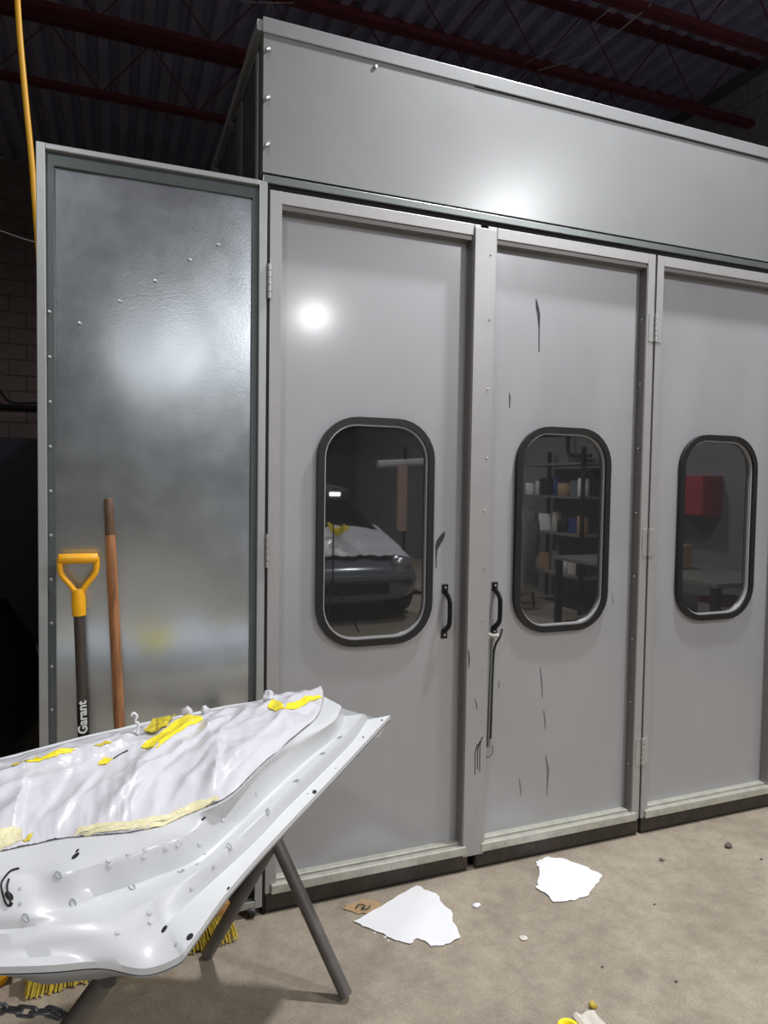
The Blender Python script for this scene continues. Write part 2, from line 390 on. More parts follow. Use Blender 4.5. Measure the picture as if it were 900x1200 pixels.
def leaf(name, x0, x1, label, wx, left_w, right_w, hinge_x=None, handle_x=None):
    d = empty(name, ((x0+x1)/2, 0, ZB), label, 'door', 'folding doors of the spray booth')
    wc, wz, ww, wh = wx, 1.32, .452, .83
    # sheet with a window cut-out
    o = rrect(wc, wz, ww-.03, wh-.03, .135); n = len(o)
    b = MB(); xa, xb, za, zb = x0+.002, x1-.002, ZB+.01, ZT-.004
    rim = []
    for (x, z) in o:                                # matching points on the sheet's outline
        dx, dz = x-wc, z-wz; t = min(((xb-wc) if dx > 0 else (wc-xa))/max(abs(dx), 1e-6), ((zb-wz) if dz > 0 else (wz-za))/max(abs(dz), 1e-6))
        rim.append((wc+dx*t, wz+dz*t))
    # snap nearest points to the corners
    for (qx, qz) in ((xa, za), (xa, zb), (xb, za), (xb, zb)):
        i = min(range(n), key=lambda i: (rim[i][0]-qx)**2+(rim[i][1]-qz)**2); rim[i] = (qx, qz)
    vs = [(x, PY, z) for x, z in o]+[(x, PY, z) for x, z in rim]+[(x, PY+.03, z) for x, z in o]
    fs = [(i, (i+1) % n, n+(i+1) % n, n+i) for i in range(n)]+[(i, 2*n+i, 2*n+(i+1) % n, (i+1) % n) for i in range(n)]
    b.add(vs, fs).build('door_sheet', 'door', d)
    box('stile', 'stile', d, x0, x0+left_w, 0, PY+.01, ZB, ZT, .002)
    box('stile', 'stile', d, x1-right_w, x1, 0, PY+.01, ZB, ZT, .002)
    box('shade_strip', 'stile_shade', d, x1-right_w-.004, x1-right_w, .003, PY, ZB+.05, ZT-.045)  # dark strip paints the shade on the inner stile face
    box('top_rail', 'stile', d, x0+left_w, x1-right_w, 0, PY+.01, ZT-.042, ZT, .002)
    box('shade_strip', 'stile_shade', d, x0+left_w, x1-right_w-.004, .006, PY, ZT-.058, ZT-.042)  # dark strip paints the shade under the top rail
    box('sill', 'sill', d, x0+left_w*.5, x1-right_w*.5, -.012, .014, ZB, ZB+.034, .004)
    box('sill_step', 'sill', d, x0+left_w, x1-right_w, .014, .018, ZB+.005, ZB+.028)
    box('bottom_rail', 'sill', d, x0+left_w, x1-right_w, .018, PY+.01, ZB, ZB+.040, .003)
    box('kick_plate', 'kick', d, x0, x1-.004, -.004, .03, .012, ZB, .006)
    box('door_sweep', 'rubber', d, x0+.004, x1-.008, .004, .02, 0.001, .014)
    # window: rubber gasket, grey bead and pane
    g = band(rrect(wc, wz, ww, wh, .15), rrect(wc, wz, ww-.05, wh-.05, .125), PY-.02, PY+.005, PY-.006).build('window_gasket', 'rubber', d, 50)
    lp = band(rrect(wc, wz, ww-.05, wh-.05, .125), rrect(wc, wz, ww-.062, wh-.062, .119), PY-.010, PY+.005).build('window_bead', 'lip', g, 50)
    pn = MB(); q = rrect(wc, wz, ww-.05, wh-.05, .125); pn.prism([(x, PY+.002, z) for x, z in q], (0, .006, 0), (0, 0, 0)).build('pane', 'glass', g)
    return d
d1 = leaf('booth_door', -.004, .79, 'silver booth door with a dark paint splash, nearest the framed side panel', .403, .04, .029)
d2 = leaf('booth_door', .82, 1.617, 'middle silver booth door with long paint drips and a hanging rod', 1.214, .04, .038)
d3 = leaf('booth_door', 1.627, 2.43, 'silver booth door at the right edge without a visible pull handle', 2.042, .036, .05)
d4 = leaf('booth_door', 2.44, 3.24, 'silver booth door farthest right, next to the flat infill panel', 2.84, .036, .05)
box('infill_panel', 'door', bx, 3.25, X1, .0, .05, .0, 2.486)
# meeting strip between the first two doors
ast = box('meeting_strip', 'stile', d2, .762, .851, -.008, 0.0, .062, 2.455, .0015)
for i, z in enumerate((2.36, 2.12, 1.86, 1.60, 1.40, 1.18, .98, .80, .60, .42, .24)):
    inst('screw', SCREW, (.828+.004*math.sin(i*3), -.008, z), d2)
for i in range(8): inst('screw', SCREW, (1.571, .02, 2.2-i*.27), d2, rot=(0, 0, R(-90)))
for i in range(6): inst('screw', SCREW, (.12+i*.115, -.012, .086), d1); inst('screw', SCREW, (.95+i*.115, -.012, .086), d2); inst('screw', SCREW, (1.75+i*.115, -.012, .086), d3)
# hinges
def hinge(parent, x, z, leafs=True):
    b = MB(); h = .115
    for i in range(5):
        z0 = z-h/2+i*h/5; b.lathe([(.0075, z0+.001), (.0075, z0+h/5-.001)], (x, -.008, 0), 10)
    hg = b.build('hinge', 'hinge', parent, 40)
    if leafs:
        MB().box(x-.032, x-.006, -.003, 0, z-h/2, z+h/2, .001).build('hinge_leaf', 'hinge', hg); MB().box(x+.006, x+.032, -.003, 0, z-h/2, z+h/2, .001).build('hinge_leaf', 'hinge', hg)
    return hg
for z in (2.164, 1.265, .366): hinge(d1, -.006, z, False); hinge(d3, 1.621, z, True)
# pull handles
def pull(parent, x):
    z0, z1 = .908, 1.118
    pts = [(x, PY-.004, z1-.03), (x+.004, PY-.03, z1-.055), (x+.004, PY-.036, z1-.08), (x+.004, PY-.036, z0+.08), (x+.004, PY-.03, z0+.055), (x, PY-.004, z0+.03)]
    h = MB().tube(cr(pts, 18), .009, 8, ell=(1.3, .8)).build('pull_handle', 'black', parent, 60, label='black metal pull handle')
    MB().box(x-.014, x+.012, PY-.005, PY, z1-.036, z1, .002).build('handle_tab', 'black', h); MB().box(x-.014, x+.012, PY-.005, PY, z0, z0+.036, .002).build('handle_tab', 'black', h)
    inst('screw', SCREW, (x, PY-.005, z1-.014), h); inst('screw', SCREW, (x, PY-.005, z0+.014), h)
pull(d1, .69); pull(d2, .908)
# paint drips and scuffs: thin raised runs of dried paint
def run(parent, pts, w, y=PY, m='scuff'):
    n = len(pts); ws = w if isinstance(w, (list, tuple)) else [w]*n
    MB().prism([(p[0]-ws[i]/2, y, p[1]) for i, p in enumerate(pts)]+[(p[0]+ws[i]/2, y, p[1]) for i, p in reversed(list(enumerate(pts)))], (0, -.0008, 0), (0, 0, 0)).build('paint_run', m, parent)
run(d1, [(.683, 1.318), (.675, 1.303), (.664, 1.285), (.655, 1.265), (.651, 1.25), (.650, 1.215), (.651, 1.18)], [.004, .020, .026, .018, .008, .004, .003])
run(d2, [(1.066, 2.235), (1.074, 2.20), (1.080, 2.175), (1.084, 2.12), (1.086, 2.03)], [.004, .016, .014, .005, .004])
run(d2, [(.953, 1.86), (.957, 1.84), (.957, 1.80)], [.003, .006, .003])
run(d2, [(1.128, .76), (1.137, .70), (1.142, .63)], [.004, .007, .003], m='faint')
run(d2, [(1.15, .58), (1.157, .54), (1.16, .50)], [.004, .007, .003], m='faint')
run(d2, [(1.165, .39), (1.178, .33), (1.176, .22)], [.004, .012, .003], m='faint')
run(d2, [(1.04, .31), (1.048, .27), (1.05, .24)], [.003, .006, .003], m='faint')
run(d2, [(.935, .72), (.937, .69)], [.004, .004], m='faint')
run(d2, [(1.48, 1.05), (1.485, 1.0)], [.002, .004], m='faint')
for (x, z0, z1) in ((.806, .50, .38), (.816, .51, .40), (.826, .525, .39)): run(d2, [(x+.01, z0), (x, z0-.03), (x+.001, z1)], [.006, .004, .003], y=-.008)
run(d2, [(.768, .87), (.772, .83), (.77, .80)], [.004, .006, .003], y=-.008)
run(d2, [(.80, .68), (.808, .655), (.811, .635)], [.002, .003, .002], y=-.008)

# rod hooked over the middle door's handle
rod = empty('hook_rod', (.89, .02, .42), 'thin dark rod hooked on the middle door pull handle', 'rod')
MB().tube(cr([(.925, .012, .935), (.913, .0, .915), (.902, -.002, .9), (.896, .012, .87), (.894, .022, .80), (.892, .026, .50)], 24), .0045, 8).build('rod', 'black', rod, 60)
MB().tube(cr([(.884, .012, .905), (.881, .014, .85), (.879, .022, .47)], 12), .006, 8).build('sleeve', 'galv_dark', rod, 60)
MB().tube([(.875, .03, .915), (.89, .02, .91), (.905, .004, .913)], .008, 8).build('top_clamp', 'chip', rod, 60)
MB().tube([(.892, .026, .50), (.892, .026, .475)], .008, 8).build('ferrule', 'screw', rod, 60)
MB().tube([(.886+.02*math.sin(a*PI/8), .03, .452+.028*math.cos(a*PI/8)) for a in range(16)], .0016, 6, closed=True).build('wire_loop', 'black', rod, 60)

# ------------------------------------------------------------------ framed side panel on the left
sp = empty('side_panel', (-.36, .02, 0), 'tall galvanised sheet panel in a steel frame, left of the doors', 'panel')
px0, px1 = -.702, -.014
box('frame_post', 'steel', sp, px0, px0+.025, -.004, .05, .03, 2.492, .002)
box('frame_post', 'steel', sp, px1-.026, px1, -.004, .05, .03, 2.49, .002)
box('frame_rail', 'steel', sp, px0+.025, px1-.026, -.004, .05, 2.474, 2.491, .002)
box('frame_rail', 'steel', sp, px0+.025, px1-.026, -.004, .05, .03, .055, .002)
ns, nz = 16, 50
rows = []
for j in range(nz+1):
    z = .3+j/nz*(2.474-.3)
    rows.append([(px0+.025+i/ns*(px1-px0-.051), .022+.0018*noise.noise(Vector((i*.22, j*.16, 3))), z) for i in range(ns+1)])
MB().grid(rows).build('sheet', 'galv', sp, 60)
box('sheet_back', 'side', sp, px0+.025, px1-.026, .035, .045, .3, 2.474)
box('strip', 'strip', sp, px0+.025, px0+.047, .012, .02, .3, 2.474)
box('strip', 'strip', sp, px1-.046, px1-.026, .012, .02, .3, 2.474)
box('strip', 'strip', sp, px0+.047, px1-.046, .012, .02, 2.435, 2.474)
box('lower_dark_fill', 'dark', sp, px0+.025, px1-.026, .02, .03, .055, .3)  # dark sheet stands in for the shaded opening low in the frame
for i in range(14): inst('screw', SCREW, (px0+.034, .012, 2.0-i*.135), sp, scale=(1.1, 1.1, 1.1))
for (x, z) in ((-.17, 2.27), (-.26, 2.21), (-.365, 2.13), (-.47, 2.055), (-.585, 1.975)): inst('screw', SCREW, (x, .021, z), sp, scale=(1.3, 1.3, 1.3))
MB().lathe([(.005, -.011), (.016, -.010), (.017, 0), (.016, .010), (.005, .011)], (-.05, -.0, .018), 14, 'x').build('caster_wheel', 'rubber', sp, 40)
box('caster_fork', 'steel', sp, -.062, -.038, -.004, .006, .018, .034)

# ------------------------------------------------------------------ white vehicle panel on the X stand
K = [
 [(0.288,-0.410,0.800), (0.147,-0.565,0.785), (0.002,-0.724,0.770), (-0.113,-0.844,0.755), (-0.208,-0.942,0.740), (-0.294,-1.031,0.720), (-0.364,-1.116,0.700), (-0.386,-1.124,0.685), (-0.440,-1.111,0.670), (-0.508,-1.083,0.680), (-0.584,-1.072,0.685), (-0.663,-1.047,0.685), (-0.781,-1.004,0.685)],
 [(0.204,-0.446,0.808), (0.113,-0.568,0.795), (-0.015,-0.707,0.780), (-0.127,-0.822,0.765), (-0.210,-0.908,0.750), (-0.300,-0.988,0.735), (-0.384,-1.051,0.715), (-0.414,-1.072,0.705), (-0.450,-1.084,0.695), (-0.518,-1.071,0.695), (-0.592,-1.054,0.690), (-0.665,-1.035,0.690), (-0.784,-0.991,0.690)],
 [(0.180,-0.474,0.835), (0.092,-0.579,0.825), (-0.026,-0.708,0.810), (-0.136,-0.817,0.795), (-0.223,-0.901,0.780), (-0.316,-0.991,0.765), (-0.404,-1.030,0.750), (-0.440,-1.033,0.742), (-0.477,-1.032,0.735), (-0.533,-1.034,0.730), (-0.601,-1.021,0.725), (-0.669,-1.001,0.720), (-0.790,-0.962,0.720)],
 [(0.127,-0.464,0.835), (0.077,-0.560,0.820), (-0.031,-0.661,0.805), (-0.142,-0.775,0.790), (-0.234,-0.868,0.775), (-0.328,-0.958,0.760), (-0.417,-0.979,0.748), (-0.458,-0.988,0.745), (-0.499,-0.993,0.742), (-0.555,-1.008,0.742), (-0.609,-1.009,0.742), (-0.670,-0.992,0.742), (-0.792,-0.953,0.742)],
 [(0.103,-0.505,0.875), (0.053,-0.591,0.868), (-0.050,-0.674,0.858), (-0.146,-0.756,0.845), (-0.235,-0.854,0.830), (-0.335,-0.939,0.810), (-0.416,-0.962,0.800), (-0.462,-0.971,0.797), (-0.506,-0.976,0.795), (-0.563,-0.982,0.790), (-0.613,-0.964,0.785), (-0.676,-0.947,0.785), (-0.802,-0.907,0.785)],
 [(0.073,-0.431,0.885), (0.015,-0.573,0.878), (-0.074,-0.682,0.870), (-0.174,-0.795,0.860), (-0.267,-0.909,0.848), (-0.349,-0.921,0.830), (-0.438,-0.944,0.822), (-0.479,-0.939,0.820), (-0.522,-0.927,0.818), (-0.574,-0.910,0.814), (-0.632,-0.907,0.810), (-0.681,-0.912,0.810), (-0.801,-0.911,0.810)],
 [(0.083,-0.333,0.865), (0.032,-0.307,0.860), (-0.045,-0.300,0.855), (-0.107,-0.305,0.850), (-0.190,-0.302,0.845), (-0.281,-0.318,0.840), (-0.386,-0.350,0.840), (-0.430,-0.363,0.840), (-0.474,-0.383,0.840), (-0.556,-0.413,0.840), (-0.650,-0.459,0.840), (-0.737,-0.502,0.840), (-0.879,-0.553,0.840)],
]
pn = empty('vehicle_panel', (-.25, -.7, .60), 'large white painted vehicle door shell lying on the tube stand', 'car part')
NU = 90
C_ = [cr(k, NU) for k in K]
rows = []
def mid(a, b, t, dz=0): return [p.lerp(q, t)+Vector((0, 0, dz)) for p, q in zip(a, b)]
# rows of the pressing from the near flange inward
rows.append([p+Vector((0, 0, -.012)) for p in C_[0]])
rows.append(C_[0])
rows += [mid(C_[0], C_[1], .5, .0), C_[1], mid(C_[1], C_[2], .35, .002), mid(C_[1], C_[2], .75, .006), mid(C_[1], C_[2], 1, .001), mid(C_[2], C_[3], .5, .0), mid(C_[2], C_[3], .9, -.002),
         mid(C_[3], C_[4], .12, -.004), mid(C_[3], C_[4], .5, .0), mid(C_[3], C_[4], .88, .0), C_[4], mid(C_[4], C_[5], .12, .002), mid(C_[4], C_[5], .5, .001), C_[5]]
for t, dz in ((.04, -.001), (.12, -.004), (.3, -.012), (.5, -.012), (.7, -.012), (.9, -.012)): rows.append(mid(C_[5], C_[6], t, dz))
rows += [mid(C_[5], C_[6], .97, -.004), C_[6], [p+Vector((0, .006, -.02)) for p in C_[6]], [p+Vector((0, .03, -.028)) for p in C_[6]], [p+Vector((0, .034, -.05)) for p in C_[6]]]
# the far-right end folds down
for r in rows[2:]:
    e = r[0]; r.insert(0, e+Vector((.012, .02, -.035))); r.insert(0, e+Vector((.014, .028, -.07)))
for r in rows[:2]:
    e = r[0]; r.insert(0, e+Vector((.002, .004, -.002))); r.insert(0, e+Vector((.004, .007, -.006)))
pressing = MB().grid(rows).build('pressing', 'white', pn, 33)
# outer skin under the pressing
sk = []
for t in [0, .012, .03, .05, .09]+[.15+.85*i/9 for i in range(10)]:
    row = []
    for i in range(NU):
        p = C_[0][i].lerp(C_[6][i], t); u = i/(NU-1)
        a = max(0, min(1, (u-.69)/.09))*max(0, min(1, (.96-u)/.1)); a = a*a*(3-2*a)
        p = p+Vector((0, 0, -.014-(.006+.040*a)*min(1, t/.05)**.6*(1-.3*t)-.008*t))
        row.append(p)
    sk.append(row)
MB().grid(sk, .002).build('outer_skin', 'under', pn, 60)

# ------------------------------------------------------------------ film over the panel
FOLDS=[(-0.669,-0.914,-0.663,-0.769), (-0.633,-0.849,-0.576,-0.696), (-0.607,-0.915,-0.536,-0.746), (-0.631,-0.984,-0.583,-0.885), (-0.536,-0.937,-0.405,-0.741), (-0.422,-0.711,-0.285,-0.471), (-0.524,-0.952,-0.468,-0.900), (-0.506,-0.972,-0.416,-0.783), (-0.462,-0.987,-0.394,-0.856), (-0.386,-0.723,-0.218,-0.494), (-0.346,-0.785,-0.279,-0.684), (-0.347,-0.932,-0.199,-0.738), (-0.296,-0.890,-0.218,-0.494), (-0.243,-0.773,-0.053,-0.550), (-0.615,-0.668,-0.456,-0.595), (-0.703,-0.747,-0.562,-0.700), (-0.712,-0.680,-0.511,-0.630)]
FU, FV = 170, 70
Kf5 = cr(K[5], FU); Kf6 = cr(K[6], FU)
film_rows = []
for j in range(FV+1):
    v = j/FV; row = []
    for i in range(FU):
        u = i/(FU-1)
        edge = .006*noise.noise(Vector((u*30, 0, 1)))
        p = Kf5[i].lerp(Kf6[i], (.02+edge)+v*(.93-edge+.012*noise.noise(Vector((u*22, 5, 0)))))
        z = .003+.004*noise.noise(Vector((u*26, 3, 0)))+.030*math.sin(PI*v)**.7*(1 if u > .18 else .5+.5*u/.18)
        q = Vector((p.x, p.y))
        fade = min(1, v*6)*min(1, (1-v)*6)
        for fi, (ax, ay, bx_, by) in enumerate(FOLDS):
            A = Vector((ax, ay)); D = Vector((bx_-ax, by-ay)); L2 = D.length; D /= L2
            t = (q-A).dot(D); s = (q-A).dot(Vector((-D.y, D.x)))
            if -.06 < t < L2+.06:
                k_ = min(1, (t+.06)/.08)*min(1, (L2+.06-t)/.08)
                am = (.015, .007, .012, .005, .016, .010, .004)[fi % 7]; wd = (.07, .04, .055, .09)[fi % 4]
                if -.012 < s <= 0: z += am*k_*fade*(1+s/.012)
                elif 0 < s < wd: z += am*k_*fade*(1-s/wd)**1.1
        z += .024*fade*(.3-abs(noise.noise(Vector(((p.x-p.y*.6)*7, (p.y+p.x*.6)*3, 2)))))+.014*fade*(.3-abs(noise.noise(Vector(((p.x-p.y*.5)*15, (p.y+p.x*.5)*6, 8)))))+.0025*fade*noise.noise(Vector((p.x*40, p.y*30, 6)))
        z += .004*abs(noise.noise(Vector((u*60, v*3, 9))))*(1-min(1, v*5))
        row.append(p+Vector((0, 0, z)))
    film_rows.append(row)
film = empty('masking_film', (-.3, -.65, .80), 'crumpled white plastic film taped over the white vehicle panel', 'plastic sheet')
film_sheet = MB().grid(film_rows, .0012).build('sheet', 'film', film, 38)
from mathutils.bvhtree import BVHTree
def tree_of(o):
    r = Vector(ROOT[o.parent.name]); return BVHTree.FromPolygons([v.co+r for v in o.data.vertices], [p.vertices[:] for p in o.data.polygons])
TREES = [tree_of(film_sheet), tree_of(pressing)]
def top(x, y):
    zz = [h[0].z for h in (t.ray_cast(Vector((x, y, 2)), Vector((0, 0, -1))) for t in TREES) if h[0] is not None]
    return max(zz) if zz else .80
def drape(name, m, poly, parent, lift=.002, label=None, crumple=.003):
    n = len(poly); o = []
    for i in range(n):
        a, b_ = Vector(poly[i]), Vector(poly[(i+1) % n])
        for k_ in range(4): o.append(a.lerp(b_, k_/4)+Vector((.0025*noise.noise(Vector((a.x*90+k_*3, a.y*90, 1))), .0025*noise.noise(Vector((a.x*90, a.y*90+k_*3, 5))))))
    N = len(o); c = sum(o, Vector((0, 0)))/N; vs = []; fs = []; rg = 5
    for r in range(rg+1):
        for p in o:
            q = c.lerp(p, max(.03, r/rg)); vs.append(Vector((q.x, q.y, top(q.x, q.y)+lift+crumple*abs(noise.noise(Vector((q.x*70, q.y*70, 2)))))))
    fs = [(r*N+i, r*N+(i+1) % N, (r+1)*N+(i+1) % N, (r+1)*N+i) for r in range(rg) for i in range(N)]+[tuple(range(N))]
    k0 = len(vs); vs += [v-Vector((0, 0, .0012)) for v in vs]; fs += [tuple(i+k0 for i in f) for f in fs]
    fs += [(rg*N+i, rg*N+(i+1) % N, k0+rg*N+(i+1) % N, k0+rg*N+i) for i in range(N)]
    return MB().add(vs, fs).build(name, m, parent, 50, label=label)
TAPES = {
 'T1': [(-0.4299, -0.6251), (-0.3961, -0.6704), (-0.3508, -0.5951), (-0.2700, -0.4704), (-0.2690, -0.4421), (-0.2944, -0.3845), (-0.3329, -0.4179), (-0.3635, -0.4851), (-0.3964, -0.5612)],
 'T2': [(-0.1022, -0.4910), (-0.0817, -0.4492), (-0.0675, -0.4711), (-0.0714, -0.5693), (-0.0970, -0.5632), (-0.1026, -0.5040)],
 'T2b': [(-0.0714, -0.5693), (-0.0196, -0.5279), (0.0403, -0.4750), (0.0581, -0.4647), (0.0545, -0.4509), (0.0117, -0.4625), (-0.0134, -0.4846), (-0.0561, -0.5237)],
 'T3': [(-0.7020, -0.6070), (-0.6643, -0.6711), (-0.6316, -0.6662), (-0.6048, -0.6633), (-0.5813, -0.6543), (-0.5644, -0.6454), (-0.5834, -0.6471), (-0.5915, -0.6575), (-0.6151, -0.6613), (-0.6545, -0.5862), (-0.6644, -0.6699)],
 'T3b': [(-0.5311, -0.6345), (-0.5114, -0.6293), (-0.4932, -0.6175), (-0.5006, -0.6174), (-0.5258, -0.6319)],
 'T4': [(-0.5193, -0.6848), (-0.5035, -0.6820), (-0.4912, -0.6618), (-0.5075, -0.6477), (-0.5179, -0.6669)],
 'SL': [(-0.4894, -0.6626), (-0.4563, -0.6343), (-0.4600, -0.6298), (-0.4858, -0.6527)],
 'T5': [(-0.4189, -0.9269), (-0.3759, -0.9058), (-0.3331, -0.8909), (-0.3084, -0.8975), (-0.2931, -0.8982), (-0.2857, -0.9065), (-0.3249, -0.9086), (-0.3620, -0.9164), (-0.3916, -0.9220), (-0.4093, -0.9234)],
 'T6': [(-0.5527, -0.8950), (-0.5070, -0.9072), (-0.4610, -0.9245), (-0.3981, -0.9231), (-0.3566, -0.9101), (-0.3517, -0.9114), (-0.3988, -0.9351), (-0.4610, -0.9298), (-0.5219, -0.9165), (-0.5552, -0.9054)],
 'T7': [(-0.6862, -0.8696), (-0.6519, -0.8692), (-0.6466, -0.8917), (-0.6654, -0.9003), (-0.6817, -0.9039), (-0.7231, -0.9014), (-0.7295, -0.8622)],
 'T8': [(-0.6463, -0.8945), (-0.6304, -0.8811), (-0.6347, -0.8957)],
 'CR': [(-0.4182, -0.5077), (-0.3949, -0.4451), (-0.3455, -0.3474), (-0.3314, -0.3985), (-0.3579, -0.4650), (-0.3952, -0.5369)],
}
for k_, ply in TAPES.items():
    if k_ == 'SL': drape('film_slit', 'hole', ply, film, .001, crumple=.0)
    elif k_ == 'CR': drape('film_scrap', 'tape_olive', ply, film, .006, crumple=.02)
    else: drape('tape', 'tape_pale' if k_ in ('T5', 'T6', 'T7') else 'tape_olive' if k_ in ('T8', 'T3b') else 'tape', ply, film, label='pale cream masking tape' if k_ in ('T5', 'T6', 'T7') else 'bright yellow masking tape')
def on(p, dz=0): return (p[0], p[1], top(p[0], p[1])+dz)
MB().tube(cr([on((-.433, -.50), .002), (-.430, -.49, .880), (-.438, -.487, .889), (-.434, -.483, .902), (-.443, -.48, .907), (-.447, -.485, .903)], 16), [.005, .004, .003, .0045]*4, 6).build('film_curl', 'film', film, 60)
for (x, y, s) in ((-.088, -.43, .016), (-.30, -.37, .014), (-.255, -.40, .012)):
    vs = []
    for i in range(7):
        for j in range(9):
            a = i/6*PI; q = j/9*2*PI; p = Vector((math.sin(a)*math.cos(q), math.sin(a)*math.sin(q), math.cos(a))); p *= 1+.6*noise.noise(p*2.5+Vector((x*30, 0, 0)))
            vs.append(Vector(on((x, y), s*.6))+p*s)
    MB().add(vs, [(i*9+j, i*9+(j+1) % 9, (i+1)*9+(j+1) % 9, (i+1)*9+j) for i in range(6) for j in range(9)]).build('film_tuft', 'film', film, 30)
# plug holes, clip marks and weld dimples of the pressing
HOLES = [
 (-0.5530, -0.9510, 0.8033, -0.094, -0.311, 0.946, 0.008, 0.004),
 (-0.5506, -0.9406, 0.8072, -0.148, -0.325, 0.934, 0.004, 0.002),
 (-0.4040, -1.0723, 0.7062, -0.256, -0.395, 0.882, 0.007, 0.0035),
 (-0.3634, -1.1042, 0.7031, -0.098, -0.253, 0.962, 0.007, 0.005),
 (-0.3864, -1.1065, 0.6962, -0.548, -0.473, 0.689, 0.003, 0.002),
 (-0.2842, -1.0160, 0.7240, 0.101, -0.318, 0.943, 0.004, 0.002),
 (-0.0460, -0.7655, 0.7673, 0.206, -0.313, 0.927, 0.007, 0.005),
 (0.2486, -0.4421, 0.7993, 0.220, -0.284, 0.933, 0.004, 0.003),
 (-0.3198, -0.9233, 0.8225, 0.312, -0.775, 0.550, 0.005, 0.002),
 (-0.6421, -0.9705, 0.7712, -0.178, -0.681, 0.711, 0.003, 0.003),
 (-0.6402, -0.9878, 0.7530, -0.218, -0.749, 0.626, 0.003, 0.003),
 (-0.0644, -0.7724, 0.7689, 0.198, -0.314, 0.929, 0.003, 0.002),
 (0.0343, -0.6760, 0.7781, 0.257, -0.325, 0.910, 0.003, 0.002),
 (0.1565, -0.5367, 0.7928, 0.273, -0.329, 0.904, 0.004, 0.002),
]
CLIPS = [
 (-0.3678, -0.9777, 0.7528, -0.179, 0.156, 0.971),
 (-0.4561, -0.9874, 0.7461, 0.034, -0.557, 0.830),
 (-0.2735, -0.9540, 0.7720, 0.450, -0.557, 0.698),
 (0.0051, -0.6595, 0.8130, -0.257, 0.131, 0.957),
 (-0.0906, -0.7693, 0.8020, -0.251, 0.121, 0.961),
 (-0.1777, -0.8620, 0.7854, 0.652, -0.701, 0.288),
 (0.0723, -0.5897, 0.8218, -0.290, 0.150, 0.945),
 (-0.5547, -1.0038, 0.7458, 0.072, -0.911, 0.407),
 (-0.6290, -1.0062, 0.7371, -0.261, -0.833, 0.489),
 (-0.5797, -0.9779, 0.7878, -0.346, -0.784, 0.516),
]
DOTS = [
 (-0.4617, -0.9683, 0.8002, 0.070, -0.770, 0.635),
 (-0.4313, -0.9643, 0.8008, 0.133, -0.843, 0.521),
 (-0.3941, -0.9608, 0.7939, 0.099, -0.941, 0.323),
 (-0.3718, -0.9574, 0.7949, 0.145, -0.926, 0.348),
 (-0.3306, -0.9476, 0.7860, 0.389, -0.842, 0.374),
 (-0.4957, -0.9739, 0.7965, 0.014, -0.663, 0.748),
 (-0.3192, -0.9489, 0.7639, 0.509, -0.805, 0.306),
 (-0.3348, -0.9723, 0.7586, -0.251, 0.189, 0.949),
 (-0.3078, -0.9882, 0.7586, 0.600, -0.780, 0.175),
 (-0.4943, -0.9771, 0.7883, 0.086, -0.949, 0.303),
 (-0.4264, -1.0606, 0.7178, 0.081, -0.702, 0.708),
 (-0.4274, -1.0508, 0.7292, -0.000, -0.776, 0.631),
 (-0.3522, -1.0196, 0.7415, 0.416, -0.858, 0.300),
 (-0.4799, -1.0621, 0.7124, -0.064, -0.719, 0.692),
 (-0.4346, -0.9693, 0.7892, 0.176, -0.936, 0.304),
 (-0.3684, -0.9549, 0.7998, 0.220, -0.906, 0.361),
 (-0.1937, -0.8185, 0.8085, 0.698, -0.690, 0.193),
 (-0.2797, -0.9022, 0.8042, 0.618, -0.734, 0.283),
]
SLOT = [
 (-0.6464, -0.9434, 0.7931, -0.058, -0.451, 0.890),
 (-0.6600, -0.9443, 0.7915, -0.089, -0.506, 0.858),
 (-0.6701, -0.9508, 0.7829, -0.206, -0.690, 0.694),
 (-0.6732, -0.9578, 0.7750, -0.208, -0.690, 0.694),
 (-0.6655, -0.9764, 0.7578, -0.231, -0.757, 0.611),
 (-0.6607, -0.9829, 0.7514, -0.230, -0.755, 0.614),
 (-0.6553, -0.9839, 0.7524, -0.230, -0.755, 0.614),
 (-0.6591, -0.9742, 0.7629, -0.230, -0.755, 0.614),
 (-0.6632, -0.9630, 0.7728, -0.198, -0.688, 0.698),
 (-0.6616, -0.9534, 0.7827, -0.191, -0.689, 0.699),
]
def disc(name, m, p, nr, a, b_, t, parent, ring=False):
    nr = Vector(nr).normalized(); q = nr.to_track_quat('Z', 'Y').to_matrix(); ex = q @ Vector((1, 0, 0)); c0 = Vector(p)
    axis = Vector((.68, .73, 0)); ex = (axis-nr*axis.dot(nr)).normalized(); ey = nr.cross(ex)
    o = [c0+ex*a*math.cos(k_*PI/7)+ey*b_*math.sin(k_*PI/7) for k_ in range(14)]
    if ring: return MB().tube([p_+nr*.001 for p_ in o], .0011, 5, closed=True).build(name, m, parent, 60)
    return MB().add([p_-nr*.002 for p_ in o]+[p_+nr*t for p_ in o]+[c0+nr*t*1.2], [(i, (i+1) % 14, 14+(i+1) % 14, 14+i) for i in range(14)]+[(14+i, 14+(i+1) % 14, 28) for i in range(14)]).build(name, m, parent, 60)
for h in HOLES: disc('plug_hole', 'clip' if h[6] == .003 else 'hole', h[:3], h[3:6], h[6], h[7], .0012, pn)
for h in CLIPS: disc('clip_mark', 'clip', h[:3], h[3:6], .004, .0075, .001, pn, True)
for h in DOTS: disc('weld_dimple', 'white', h[:3], h[3:6], .004, .004, .002, pn)
SL_ = [Vector(h[:3])+Vector(h[3:6])*.002 for h in SLOT]
MB().tube(cr(SL_[:6], 20), .0016, 6).build('handle_recess_edge', 'hole', pn, 60)
MB().tube(cr(SL_[5:], 16), .0016, 6).build('handle_recess_edge', 'hole', pn, 60)
